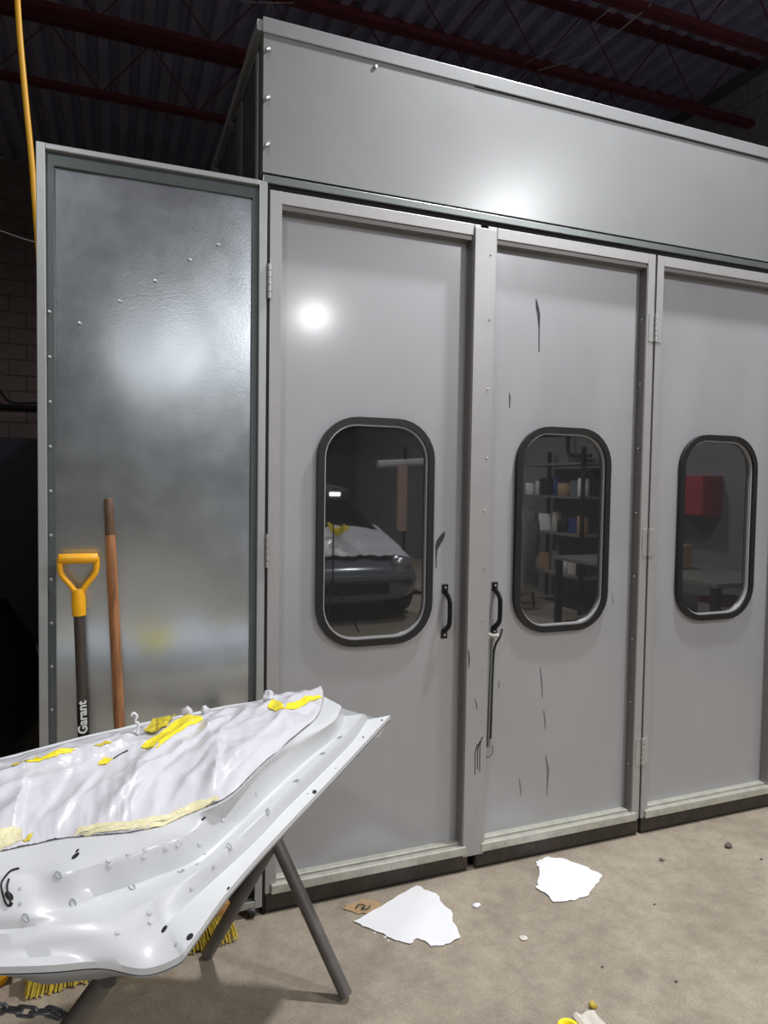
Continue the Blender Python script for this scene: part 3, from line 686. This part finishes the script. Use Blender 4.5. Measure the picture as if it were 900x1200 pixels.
disc('handle_recess', 'hole', SLOT[7][:3], SLOT[7][3:6], .005, .010, .001, pn)
disc('handle_recess', 'hole', SLOT[6][:3], SLOT[6][3:6], .004, .003, .001, pn)


# ------------------------------------------------------------------ X-frame panel stand
st = empty('panel_stand', (-.3, -.7, 0), 'grey tube X-frame stand under the white vehicle panel', 'stand')
def Lg(b0, lean, z): return Vector((b0[0]+lean[0]*z, b0[1]+lean[1]*z, z))
B1, L1 = (.144, -.478), (-.427, .378); B2, L2_ = (-.223, -.153), (.427, -.378)
OFF = Vector((-.66, -.75, 0))*.86
NEAR = [((-.45, -1.15), (-.565, .44)), ((-.86, -.79), (.60, -.37))]      # base and lean of the two near legs
for b0, ln, zt in ((B1, L1, .70), (B2, L2_, .70), NEAR[0]+(.58,), NEAR[1]+(.60,)):
    MB().tube([Lg(b0, ln, .014), Lg(b0, ln, zt)], .0195, 14).build('leg', 'pipe', st, 50)
for (b0, ln), (b1, l1) in zip(((B1, L1), (B2, L2_)), NEAR):
    MB().tube([Lg(b0, ln, .67), Lg(b1, l1, .565)], .016, 12).build('cross_bar', 'pipe', st, 50)
MB().tube([Lg(B1, L1, .43)+Vector((.02, .03, 0)), Lg(B1, L1, .43)-Vector((.02, .03, 0))], .008, 8).build('pivot_bolt', 'chain', st, 50)
# chain between the near legs
cp = cr([(-.5684, -.953, .50), (-.596, -.9275, .50), (-.641, -.911, .50), (-.6865, -.8855, .50), (-.75, -.885, .51)], 8)
lk = mesh_only(MB().tube([((.0115 if math.cos(a) > 0 else -.0115)+.0075*math.cos(a), .0075*math.sin(a), 0) for a in [2*PI*(k+.5)/14 for k in range(14)]], .0032, 6, closed=True), 'chain', 50)
for i in range(7):
    a, b = cp[i], cp[i+1]; d = (b-a); m_ = (a+b)/2
    q = d.to_track_quat('X', 'Z').to_matrix() @ Matrix.Rotation(R(90*(i % 2)+20), 3, 'X')
    inst('chain_link', lk, m_, st, rot=q.to_euler(), scale=(1.05, 1.05, 1.05))
MB().tube(cr([(-.578, -.945, .507), (-.566, -.953, .505), (-.558, -.962, .492), (-.562, -.965, .475)], 8), .004, 8).build('chain_hook', 'chain', st, 50)

# ------------------------------------------------------------------ shovel
sv = empty('shovel', (-.56, -.18, 0), 'shovel with a yellow D-shaped grip leaning on the side panel', 'shovel')
def SV(z): t = (1.25-z)/1.2; return Vector((-.592+.035*t, -.046+.006*t, z))
MB().tube([SV(1.10), SV(.80)], .0155, 14).build('shaft', 'shaft', sv, 50)
MB().tube([SV(.82), SV(.70)], .0165, 14).build('shaft_sleeve', 'shaft_black', sv, 50)
MB().tube([SV(.70), SV(.30)], .0155, 14).build('shaft', 'shaft', sv, 50)
c = SV(1.13); yt = SV(1.25).y
g = MB().tube([SV(1.085), SV(1.10), SV(1.135), SV(1.165)], [.0185, .0190, .019, .0155], 14, ell=(1.05, 1)).build('grip', 'yellow', sv, 50, label='yellow plastic D grip')
for s in (-1, 1):
    MB().tube(cr([(c.x+s*.006, SV(1.15).y, 1.150), (c.x+s*.022, SV(1.17).y, 1.177), (c.x+s*.045, SV(1.21).y, 1.208), (c.x+s*.051, SV(1.24).y, 1.235), (c.x+s*.050, yt, 1.262)], 14), .0085, 10, ell=(1, 1.2)).build('grip_arm', 'yellow', g, 60)
MB().tube([(c.x-.055, yt, 1.258), (c.x-.052, yt, 1.258), (c.x+.052, yt, 1.258), (c.x+.055, yt, 1.258)], [.013, .0155, .0155, .013], 14).build('grip_bar', 'yellow', g, 60)
bl = []
for j in range(12):
    t = j/11; z = .34-.335*t; w_ = .02+.1*min(1, t*3.2)**.7
    bl.append([(SV(.34).x+.0+w_*(i/8*2-1), SV(z).y+.012*(1-(i/8*2-1)**2)*min(1, t*2)+.004, z) for i in range(9)])
MB().grid(bl, .0).build('blade', 'under', sv, 50)
# lettering that runs up the shaft
def text_mesh(body, size, m, mtx, parent, name='lettering'):
    cu = bpy.data.curves.new('t', 'FONT'); cu.body = body; cu.size = size; cu.extrude = .0004; cu.offset = size*.025; cu.align_x = 'CENTER'; cu.align_y = 'CENTER'
    to = bpy.data.objects.new('t', cu); COL.objects.link(to)
    bpy.context.view_layer.update()
    me = bpy.data.meshes.new_from_object(to.evaluated_get(bpy.context.evaluated_depsgraph_get()))
    bpy.data.objects.remove(to); me.transform(mtx); me.transform(Matrix.Translation(-Vector(ROOT[parent.name]))); me.materials.clear(); me.materials.append(M[m])
    o = bpy.data.objects.new(name, me); COL.objects.link(o); o.parent = parent; ROOT[o.name] = ROOT[parent.name]; return o
pz = SV(.775)
ax = (SV(.9)-SV(.6)).normalized(); nrm = Vector((.05, -1, .0)); nrm = (nrm-ax*nrm.dot(ax)).normalized(); sd = ax.cross(nrm)
mt = Matrix((( ax.x, nrm.cross(ax).x, nrm.x, 0), (ax.y, nrm.cross(ax).y, nrm.y, 0), (ax.z, nrm.cross(ax).z, nrm.z, 0), (0, 0, 0, 1)))
text_mesh('Garant', .036, 'text', Matrix.Translation(pz+nrm*.0172) @ mt, sv)
text_mesh('a', .03, 'text', Matrix.Translation(SV(.708)+nrm*.0172) @ mt, sv)

# ------------------------------------------------------------------ push broom
br = empty('push_broom', (-.43, -.12, 0), 'push broom with yellow bristles, its worn wooden handle against the side panel', 'broom')
T, Bt = Vector((-.504, -.02, 1.44)), Vector((-.445, -.12, .10))
MB().tube([T.lerp(Bt, .085), T.lerp(Bt, .3), T.lerp(Bt, .6), Bt], [.0150, .0155, .016, .016], 14).build('handle', 'woodpole', br, 50)
MB().tube([T, T.lerp(Bt, .004), T.lerp(Bt, .045), T.lerp(Bt, .085)], [.010, .0135, .0140, .0150], 14).build('handle_end', 'wooddark', br, 50)
h0, h1 = Vector((-.71, -.112, 0)), Vector((-.14, -.062, 0)); dr = (h1-h0).normalized(); pr = Vector((-dr.y, dr.x, 0))
poly = [h0-pr*.03, h1-pr*.03, h1+pr*.03, h0+pr*.03]
MB().prism([(p.x, p.y, .088) for p in poly], (0, 0, .035), (0, 0, 0)).build('block', 'woodblock', br)
b = MB()
for i in range(84):
    for j in range(5):
        t = (i+.5)/84; base = h0.lerp(h1, t)+pr*(.026*(j-2)/2)
        out = pr*(.024*(j-2)/2+random.uniform(-.006, .006))+dr*((t-.5)*.05+random.uniform(-.004, .004))
        p0 = base+Vector((0, 0, .09)); p1 = base+out+Vector((0, 0, .003+random.uniform(0, .006)))
        b.tube([p0, p0.lerp(p1, .5)+out*.08, p1], [.0026, .0030, .0034], 5)
bo = b.build('bristles', 'bristle', br); bo['kind'] = 'stuff'

# ------------------------------------------------------------------ things on the floor
def scrap(name, m, pts, label, cat, curl=.004, t=.0006):
    n = len(pts); cx_ = sum(p[0] for p in pts)/n; cy_ = sum(p[1] for p in pts)/n
    b = MB(); rings = 6; vs = []; fs = []
    # densify the outline with small tears
    o = []
    for i in range(n):
        a = Vector(pts[i]).to_2d() if len(pts[i]) > 2 else Vector(pts[i]); c2 = Vector(pts[(i+1) % n])
        for k_ in range(5):
            p = a.lerp(c2, k_/5); o.append(p+Vector((.011*noise.noise(Vector((p.x*45, p.y*45, 1))), .011*noise.noise(Vector((p.x*45, p.y*45, 7))))) if k_ else a)
    N = len(o); ctr = Vector((cx_, cy_))
    for r in range(rings+1):
        f = r/rings
        for p in o:
            q = ctr.lerp(p, max(f, .02)); z = .0015+curl*f**2*(.5+.7*abs(noise.noise(Vector((q.x*7, q.y*7, 0)))))+.0025*abs(noise.noise(Vector((q.x*16, q.y*16, 4))))
            vs.append((q.x, q.y, z))
    for r in range(rings):
        for i in range(N): fs.append((r*N+i, r*N+(i+1) % N, (r+1)*N+(i+1) % N, (r+1)*N+i))
    fs.append(tuple(range(N)))
    k0 = len(vs); vs += [(x, y, z-t) for x, y, z in vs]; fs += [tuple(i+k0 for i in f) for f in fs]
    fs += [(rings*N+i, rings*N+(i+1) % N, k0+rings*N+(i+1) % N, k0+rings*N+i) for i in range(N)]
    return tag(b.add(vs, fs).build(name, m, None, 40), label, cat)
scrap('torn_paper', 'paper', [(.271, -.148), (.415, -.088), (.558, -.029), (.575, -.06), (.609, -.10), (.60, -.15), (.612, -.21), (.59, -.27), (.578, -.345), (.53, -.36), (.467, -.353), (.462, -.325), (.44, -.30), (.407, -.318), (.365, -.28), (.325, -.22)], 'larger torn white paper with a straight edge, beside the cardboard scrap', 'paper')
scrap('torn_paper', 'paper', [(1.09, -.031), (1.14, -.025), (1.191, -.057), (1.235, -.13), (1.262, -.205), (1.225, -.235), (1.19, -.255), (1.13, -.297), (1.06, -.305), (.982, -.287), (.985, -.24), (.972, -.195), (1.01, -.15), (1.05, -.10), (1.06, -.06)], 'smaller torn white paper in front of the middle door', 'paper')
cbd = scrap('cardboard_scrap', 'card', [(.262, -.064), (.30, -.05), (.345, -.04), (.40, -.075), (.385, -.115), (.33, -.125), (.29, -.098)], 'small brown cardboard scrap beside the larger torn paper', 'cardboard', .002)
MB().tube(cr([(.30, -.085, .008), (.318, -.072, .009), (.335, -.085, .009), (.318, -.097, .009), (.335, -.105, .009), (.352, -.092, .009)], 20), .0022, 6).build('dark_mark', 'scuff', cbd)
def pebble(name, m, loc, s, label, cat):
    vs = []; n = 8
    for i in range(6):
        for j in range(n):
            a = (i/5)*PI; q = j/n*2*PI; p = Vector((math.sin(a)*math.cos(q), math.sin(a)*math.sin(q), math.cos(a)))
            p *= (1+.35*noise.noise(p*1.8+Vector(loc)*13)); vs.append(Vector((loc[0]+p.x*s[0], loc[1]+p.y*s[1], max(.0005, s[2]*.8+p.z*s[2]))))
    fs = [(i*n+j, i*n+(j+1) % n, (i+1)*n+(j+1) % n, (i+1)*n+j) for i in range(5) for j in range(n)]
    return tag(MB().add(vs, fs).build(name, m, None, 60), label, cat)
pebble('paper_bit', 'paper', (.711, -.211, 0), (.017, .012, .006), 'tiny white curl between the two torn papers', 'litter')
pebble('chip', 'chip', (.772, -.419, 0), (.016, .014, .004), 'small pale flat chip below the smaller torn paper', 'litter')
pebble('stone', 'stone', (1.9, -.214, 0), (.017, .014, .011), 'dark pebble on the concrete near the right edge', 'stone')
pebble('stone', 'stone', (1.562, -.197, 0), (.012, .010, .004), 'small dark grit piece below the middle door hinge side', 'stone')
pebble('crumb', 'bristle', (.794, -.747, 0), (.012, .010, .010), 'yellowish crumb beside the yellow tape roll', 'litter')
for i in range(7):
    pebble('paint_flake', 'chip', (.285+.012*i+random.uniform(-.01, .01), -.16-.02*i+random.uniform(-.02, .02), 0), (.006, .005, .002), 'white paint flake beside the larger torn paper', 'litter')['group'] = 'paint flakes by the larger torn paper'
for (x, y, s) in ((1.75, -.55, .006), (1.95, -.33, .007), (.93, -.62, .005), (1.32, -.42, .005), (1.1, -.75, .006), (1.6, -.7, .005), (2.0, -.45, .006)):
    pebble('grit', 'stone', (x, y, 0), (s, s*.8, s*.5), 'tiny dark grit speck on the concrete at the right', 'litter')['group'] = 'grit on the right floor'
tr = empty('tape_roll', (.69, -.85, 0), 'crumpled yellow tape roll with grey film at the bottom edge', 'tape')
MB().lathe([(.020, 0), (.029, 0), (.031, .003), (.031, .018), (.029, .021), (.020, .021), (.018, .018), (.018, .003)], (.672, -.80, 0), 26).build('roll', 'tape', tr, 40)
rows = [[(.715+i*.009, -.845+j*.012, .006+.012*abs(noise.noise(Vector((i*.5, j*.5, 3))))+.004*math.sin(i*1.3)) for i in range(9)] for j in range(8)]
MB().grid(rows, .001).build('film_scrap', 'chip', tr, 40)
# yellow crumpled bag behind the panel
vs = []; n = 18
for i in range(12):
    for j in range(n):
        a = i/11*PI; q = j/n*2*PI; p = Vector((math.sin(a)*math.cos(q), math.sin(a)*math.sin(q), math.cos(a)))
        p *= 1+.35*noise.noise(p*2.2)+.12*noise.noise(p*6)
        vs.append((-.83+p.x*.075, -.05+p.y*.06, max(.001, .055+p.z*.065)))
yb = MB().add(vs, [(i*n+j, i*n+(j+1) % n, (i+1)*n+(j+1) % n, (i+1)*n+j) for i in range(11) for j in range(n)]).build('plastic_bag', 'yellow', None, 40)
tag(yb, 'crumpled yellow-orange bag on the floor at the left edge', 'bag')

# ------------------------------------------------------------------ hose, wires and the dark corner on the left
tag(MB().tube(cr([(-.82, .33, ZC-.02), (-.80, .34, 4.2), (-.795, .35, 3.35), (-.785, .35, 3.05), (-.767, .35, 2.80), (-.748, .35, 2.58), (-.735, .35, 2.38), (-.70, .35, 1.9), (-.62, .36, 1.2), (-.55, .38, .5), (-.54, .45, .03)], 60), .0095, 10).build('air_hose', 'hose', None, 60), 'yellow air hose hanging behind the side panel', 'hose')
tag(MB().tube(cr([(-2.2, 2.9, 3.42), (-1.6, 3, 3.24), (-1.2, 3, 3.148), (-.97, 3, 3.10), (-.4, 3.1, 3.08), (-.03, 3.15, 3.03)], 30), .004, 6).build('wire', 'wire', None, 60), 'thin pale wire crossing to the booth at the far left', 'wire')
tag(MB().tube(cr([(-1.5, 2.8, 4.95), (-.65, 2.67, 4.87), (-.14, 2.6, 4.85), (.2, 2.59, 4.80), (.36, 2.6, 4.79), (.7, 2.63, 4.89)], 40), .004, 6).build('wire', 'wire', None, 60), 'thin pale wire sagging below the red joist, left of the header', 'wire')
tag(MB().tube(cr([(2.72, 2.62, 4.87), (2.90, 2.30, 4.84), (2.98, 1.98, 4.86), (3.06, 1.72, 4.92)], 24), .006, 6).build('cable', 'wire', None, 60), 'brighter grey cable slung between two red joists at the upper right', 'cable')
tag(MB().tube(cr([(2.6, 2.62, 4.90), (2.74, 2.2, 4.88), (2.80, 1.9, 4.90), (2.86, 1.70, 4.93)], 24), .004, 6).build('cable', 'wire', None, 60), 'fainter second cable left of the brighter slung cable', 'cable')
cb = empty('metal_cabinet', (-1.5, 4.7, 0), 'dark blue steel cabinet in the dark behind the side panel', 'cabinet')
box('body', 'navy', cb, -2.0, -1.0, 4.5, 5.0, 0, 1.84)
for x in (-1.99, -1.495): dd = box('door', 'navy', cb, x, x+.485, 4.48, 4.5, .06, 1.8, .004); MB().tube([(x+.44, 4.465, .95), (x+.44, 4.465, 1.1)], .008, 8).build('door_handle', 'dark', dd)
vs = []; n = 20
for i in range(14):
    for j in range(n):
        a = i/13*PI; q = j/n*2*PI; p = Vector((math.sin(a)*math.cos(q), math.sin(a)*math.sin(q), math.cos(a)))
        p *= 1+.25*noise.noise(p*2.6+Vector((4, 0, 0)))
        vs.append((-1.12+p.x*.30, 1.4+p.y*.3, max(.001, .42+p.z*.5)))
tag(MB().add(vs, [(i*n+j, i*n+(j+1) % n, (i+1)*n+(j+1) % n, (i+1)*n+j) for i in range(13) for j in range(n)]).build('rubbish_bag', 'bag', None, 60), 'full black rubbish bag in the dark behind the side panel', 'bag')
tag(MB().tube([(-3.2, YB-.12, 2.38), (.2, YB-.12, 2.40)], .03, 10).build('wall_pipe', 'dark', None, 60), 'dark horizontal pipe along the block wall', 'pipe')
tag(MB().tube([(-2.02, YB-.12, 2.6), (-2.02, YB-.12, ZC-.05)], .05, 10).build('downpipe', 'dark', None, 60), 'black vertical pipe on the block wall at the left edge', 'pipe')
tag(MB().tube(cr([(-2.2, YB-.21, 2.42), (-2.0, YB-.21, 2.62), (-1.85, YB-.21, 2.60), (-1.7, YB-.19, 2.44), (-1.3, YB-.18, 2.46), (-1.0, YB-.18, 2.43)], 30), .014, 8).build('cable', 'dark', None, 60), 'black cable looping over the wall pipe', 'cable')

# ------------------------------------------------------------------ hanging lamps
M['led'] = emis('lamp lens', (1, .98, .95), 14)
M['lamp_body'] = mat('lamp housing', srgb(60, 62, 66), .5, .4)
LN = ['hanging high-bay lamp over the workbench', 'hanging high-bay lamp over the masked car', 'hanging high-bay lamp far back near the front wall', 'hanging high-bay lamp left of the side panel', 'hanging high-bay lamp close in front of the booth header']
for (p, wt, colr), ln in zip(LAMPS, LN):
    x, y, z = p
    l = empty('bay_lamp', p, ln, 'lamp', 'hanging high-bay lamps')
    MB().lathe([(.04, .16), (.09, .14), (.10, .07), (.19, .03), (.20, .012), (.19, .010)], p, 24).build('housing', 'lamp_body', l, 40)
    MB().lathe([(.185, .010), (.185, .004)], p, 24).build('lens', 'led', l, 40)
    MB().tube([(x, y, z+.15), (x, y, ZC)], .006, 6).build('drop_rod', 'lamp_body', l)
    ld = bpy.data.lights.new('lamp_light', 'AREA'); ld.shape = 'DISK'; ld.size = .36 if z < 4.5 else .2; ld.energy = wt; ld.color = colr
    lo = bpy.data.objects.new('lamp_light', ld); COL.objects.link(lo); lo.parent = l; lo.location = (0, 0, -.004)

# ------------------------------------------------------------------ the rest of the shop, mirrored in the door glass
M['car'] = mat('grey car paint', srgb(120, 124, 130), .22, .3, coat=.5, coat_r=.08)
M['carglass'] = mat('car glass', srgb(14, 16, 18), .05)
M['tyre'] = mat('tyre rubber', srgb(20, 20, 21), .7)
M['benchtop'] = mat('grey bench top', srgb(120, 118, 112), .6, 0, .2, 8)
M['redbox'] = mat('red steel box', srgb(150, 40, 44), .5)
M['blue'] = mat('blue plastic', srgb(50, 66, 130), .5)
M['silver'] = mat('silver metal', srgb(190, 194, 198), .25, .8)
M['pink'] = mat('masking paper', srgb(190, 158, 146), .7)
M['bulb'] = emis('work light lens', (1, 1, 1), 40)
car = empty('masked_car', (1.8, -6.4, 0), 'grey car parked facing the booth, its hood masked with white film', 'car')
YN = -4.35; XC = 1.8
def sect(s, w, z0, z1, n=20, p=3.2):
    out = []
    for k_ in range(n):
        a = 2*PI*k_/n; c, s_ = math.cos(a), math.sin(a)
        out.append((XC+w*math.copysign(abs(c)**(2/p), c), YN-s, (z0+z1)/2+(z1-z0)/2*math.copysign(abs(s_)**(2/p), s_)))
    return out
def loft(secs, m, name, parent, sm=50):
    n = len(secs[0]); vs = [p for q in secs for p in q]; fs = [(i*n+k_, i*n+(k_+1) % n, (i+1)*n+(k_+1) % n, (i+1)*n+k_) for i in range(len(secs)-1) for k_ in range(n)]
    fs += [tuple(range(n)), tuple((len(secs)-1)*n+k_ for k_ in range(n))]
    return MB().add(vs, fs).build(name, m, parent, sm)
loft([sect(*q) for q in ((0, .55, .30, .56), (.05, .70, .24, .62), (.2, .82, .2, .68), (.5, .86, .2, .78), (1.15, .88, .2, .94), (2.2, .89, .2, .96), (3.4, .88, .2, .97), (3.9, .82, .25, .95), (4.1, .7, .35, .85))], 'car', 'body', car)
loft([sect(*q) for q in ((1.1, .72, .85, .95), (1.5, .66, .85, 1.18), (1.95, .60, .85, 1.42), (2.6, .60, .85, 1.46), (3.2, .58, .85, 1.42), (3.85, .62, .85, .98))], 'carglass', 'greenhouse', car)
loft([sect(*q) for q in ((1.9, .58, 1.38, 1.43), (2.6, .60, 1.42, 1.475), (3.2, .58, 1.38, 1.435))], 'car', 'roof', car)
for s, x in ((.75, -1), (.75, 1), (3.3, -1), (3.3, 1)):
    wh = MB().lathe([(.18, -.1), (.30, -.1), (.315, -.06), (.315, .06), (.30, .1), (.18, .1)], (XC+x*.80, YN-s, .316), 26, 'x').build('wheel', 'tyre', car, 40)
    MB().lathe([(.02, -.105), (.18, -.09), (.18, .09), (.02, .105)], (XC+x*.80, YN-s, .316), 20, 'x').build('rim', 'silver', wh, 40)
for x in (-1, 1): MB().lathe([(.02, .0), (.09, -.01), (.12, -.05), (.12, -.12)], (XC+x*.58, YN-.02, .60), 16, 'y').build('headlight', 'silver', car, 50)
box('grille', 'hole', car, XC-.42, XC+.42, YN-.03, YN+.012, .33, .45, .01)
box('bumper_strip', 'car', car, XC-.7, XC+.7, YN-.1, YN+.02, .47, .53, .015)
rows = []
for j in range(24):
    v = j/23; s = .16+v*1.15; row = []
    for i in range(31):
        u = i/30*2-1
        z = .665+.10*min(1, (s-.1)/.45)+.175*max(0, (s-.45)/.7)-.05*abs(u)**4+.035
        z += .02*abs(math.sin(i*1.15+v*.6))*(1-v)**2 + .015*noise.noise(Vector((i*.3, j*.3, 0)))
        row.append((XC+u*.76, YN-s+.03*math.sin(i*.9)*(1-v), z))
    rows.append(row)
hf = empty('hood_film', (XC, -5.0, .7), 'white plastic film pleated over the hood of the grey car', 'plastic sheet')
MB().grid(rows, .002).build('sheet', 'film', hf, 40)
for k_ in range(5):
    a = k_*1.25; MB().tube(cr([(XC+.05, -5.0, .90), (XC+.05+.07*math.cos(a), -5.0+.05*math.sin(a), .97), (XC+.05+.13*math.cos(a), -5.0+.1*math.sin(a), 1.0+.05*math.sin(a*2))], 8), [.014, .02, .025, .028, .028, .025, .02, .012], 6).build('tape', 'tape', hf, 50)
ps_ = empty('paper_stand', (3.05, -6.3, 0), 'masking paper stand with a hanging paper strip beside the car', 'stand')
MB().tube([(3.2, -6.3, .03), (3.2, -6.3, 2.0)], .02, 10).build('post', 'dark', ps_); MB().box(3.0, 3.4, -6.5, -6.1, 0, .03).build('base', 'dark', ps_)
MB().tube([(2.8, -6.3, 1.75), (3.5, -6.3, 1.8)], .05, 12).build('roll', 'film', ps_, 50); box('paper_strip', 'pink', ps_, 3.08, 3.22, -6.262, -6.258, .85, 1.74)
wl = empty('work_light', (1.5, -4.05, 0), 'small lit work light on a thin black tripod in front of the car', 'lamp')
MB().tube([(1.5, -4.05, .5), (1.5, -4.05, 1.36)], .008, 6).build('pole', 'dark', wl)
for k_ in range(3): MB().tube([(1.5, -4.05, .55), (1.5+.28*math.cos(k_*2.1), -4.05+.28*math.sin(k_*2.1), .01)], .008, 6).build('leg', 'dark', wl)
MB().lathe([(.02, -.03), (.055, -.02), (.06, .0)], (1.5, -4.02, 1.385), 16, 'y').build('housing', 'dark', wl, 40)
MB().tube([(1.45, -4.015, 1.385), (1.55, -4.015, 1.385)], .016, 10).build('lens', 'bulb', wl, 60)
be = empty('workbench', (4.4, -2.8, 0), 'grey steel workbench along the right wall', 'bench')
box('bench_top', 'benchtop', be, 3.95, 4.85, -3.9, -1.7, .70, .74, .004)
for x in (4.0, 4.8):
    for y in (-3.85, -1.75): box('leg', 'dark', be, x-.03, x+.03, y-.03, y+.03, 0, .70)
box('lower_shelf', 'dark', be, 4.0, 4.8, -3.82, -1.78, .2, .23)
def crate(name, m, x, y, z, w_, d_, h_, label, cat, lid=None):
    o = empty(name, (x, y, z), label, cat)
    box('body', m, o, x-w_/2, x+w_/2, y-d_/2, y+d_/2, z+.001, z+h_*.85, .004); box('lid', lid or m, o, x-w_/2-.006, x+w_/2+.006, y-d_/2-.006, y+d_/2+.006, z+h_*.85, z+h_, .004)
crate('white_box', 'paper', 4.45, -2.05, .231, .35, .3, .32, 'white box with a red lid under the workbench', 'box', 'redbox')
crate('cardboard_box', 'card', 4.4, -2.7, .741, .3, .3, .22, 'brown cardboard box on the workbench', 'box')
crate('blue_bin', 'blue', 4.55, -3.35, .741, .3, .34, .26, 'blue plastic bin on the workbench', 'bin')
rb = empty('red_cabinet', (5.0, -3.0, 1.25), 'red wall cabinet above the workbench', 'cabinet')
box('body', 'redbox', rb, 4.88, 5.115, -3.3, -2.75, 1.22, 1.62, .006); box('door', 'redbox', rb, 4.868, 4.88, -3.29, -2.76, 1.23, 1.61, .003)
scr = [(4.0, -3.15), (4.3, -3.05), (4.5, -3.1), (4.55, -3.0), (4.35, -2.95), (4.05, -2.95)]
pp = MB(); pp.add([(x, y, .742+.03*abs(noise.noise(Vector((x*6, y*6, 0))))) for x, y in scr]+[(x, y, .741) for x, y in scr], [tuple(range(6)), tuple(range(6, 12))]+[(i, (i+1) % 6, 6+(i+1) % 6, 6+i) for i in range(6)])
tag(pp.build('paper_sheet', 'paper', None), 'white paper sheet lying on the workbench', 'paper')
def tin(m, x, y, z, r, h_, label):
    o = empty('paint_tin', (x, y, z), label, 'tin', 'paint tins')
    MB().lathe([(r*.96, 0), (r, .004), (r, h_-.004), (r*.96, h_)], (x, y, z+.001), 16).build('can', m, o, 40); MB().lathe([(r*.85, h_), (r*.9, h_+.006)], (x, y, z+.001), 16).build('lid', 'silver', o, 40)
sh = empty('shelf_rack', (4.8, -4.9, 0), 'dark steel shelf rack by the right wall', 'shelf')
for x in (4.55, 5.05):
    for y in (-5.6, -4.2): box('post', 'dark', sh, x-.02, x+.02, y-.02, y+.02, 0, 1.95)
for z in (.4, .9, 1.35, 1.75): box('shelf', 'benchtop', sh, 4.53, 5.07, -5.62, -4.18, z, z+.025)
mm = ['paper', 'silver', 'card', 'blue', 'dark', 'chip']
tl = ['upper', 'middle', 'lower']
for li, z in enumerate((1.376, .926, .426)):
    for i in range(7): tin(mm[(i*5+li*2) % 6], 4.68+.05*(i % 2), -5.5+i*.19, z, .065+.012*(i*7 % 3), .15+.03*(i*5 % 4), 'paint tin %s on the %s shelf of the rack' % (['first from the far end', 'second from the far end', 'third from the far end', 'in the centre', 'third from the near end', 'second from the near end', 'first from the near end'][i], tl[li]))
tk = empty('fender_stand_in', (4.05, -4.75, 0), 'silver domed tank shape, stand-in for a car fender by the shelf rack', 'tank')  # tank shape added as stand-in for a rounded silver car fender
MB().lathe([(.02, 1.28), (.13, 1.25), (.22, 1.16), (.25, 1.03), (.25, .35), (.22, .24), (.1, .17)], (4.05, -4.75, 0), 28).build('shell', 'silver', tk, 50)
for k_ in range(3): MB().tube([(4.05+.2*math.cos(k_*2.1), -4.75+.2*math.sin(k_*2.1), .3), (4.05+.24*math.cos(k_*2.1), -4.75+.24*math.sin(k_*2.1), .005)], .015, 8).build('leg', 'dark', tk)
MB().tube([(4.05, -4.75, 1.26), (4.05, -4.75, 1.36)], .02, 8).build('valve', 'dark', tk)
wp = empty('wall_piping', (XR-.06, -4.5, 2.0), 'dark air piping along the right wall', 'pipe')
MB().tube([(XR-.06, -8, 2.25), (XR-.06, -1, 2.25)], .03, 8).build('main_pipe', 'dark', wp, 50); MB().tube(cr([(XR-.06, -5.2, 2.25), (XR-.07, -5.2, 2.0), (XR-.08, -5.1, 1.9), (XR-.08, -4.7, 1.88)], 12), .025, 8).build('branch_pipe', 'dark', wp, 50)
dm = empty('steel_drum', (4.35, -3.3, .23), 'pale small drum on the lower shelf of the workbench', 'drum')
MB().lathe([(.12, 0), (.13, .01), (.13, .12), (.135, .13), (.13, .14), (.13, .3), (.12, .31)], (4.35, -3.3, .231), 20).build('shell', 'chip', dm, 40)
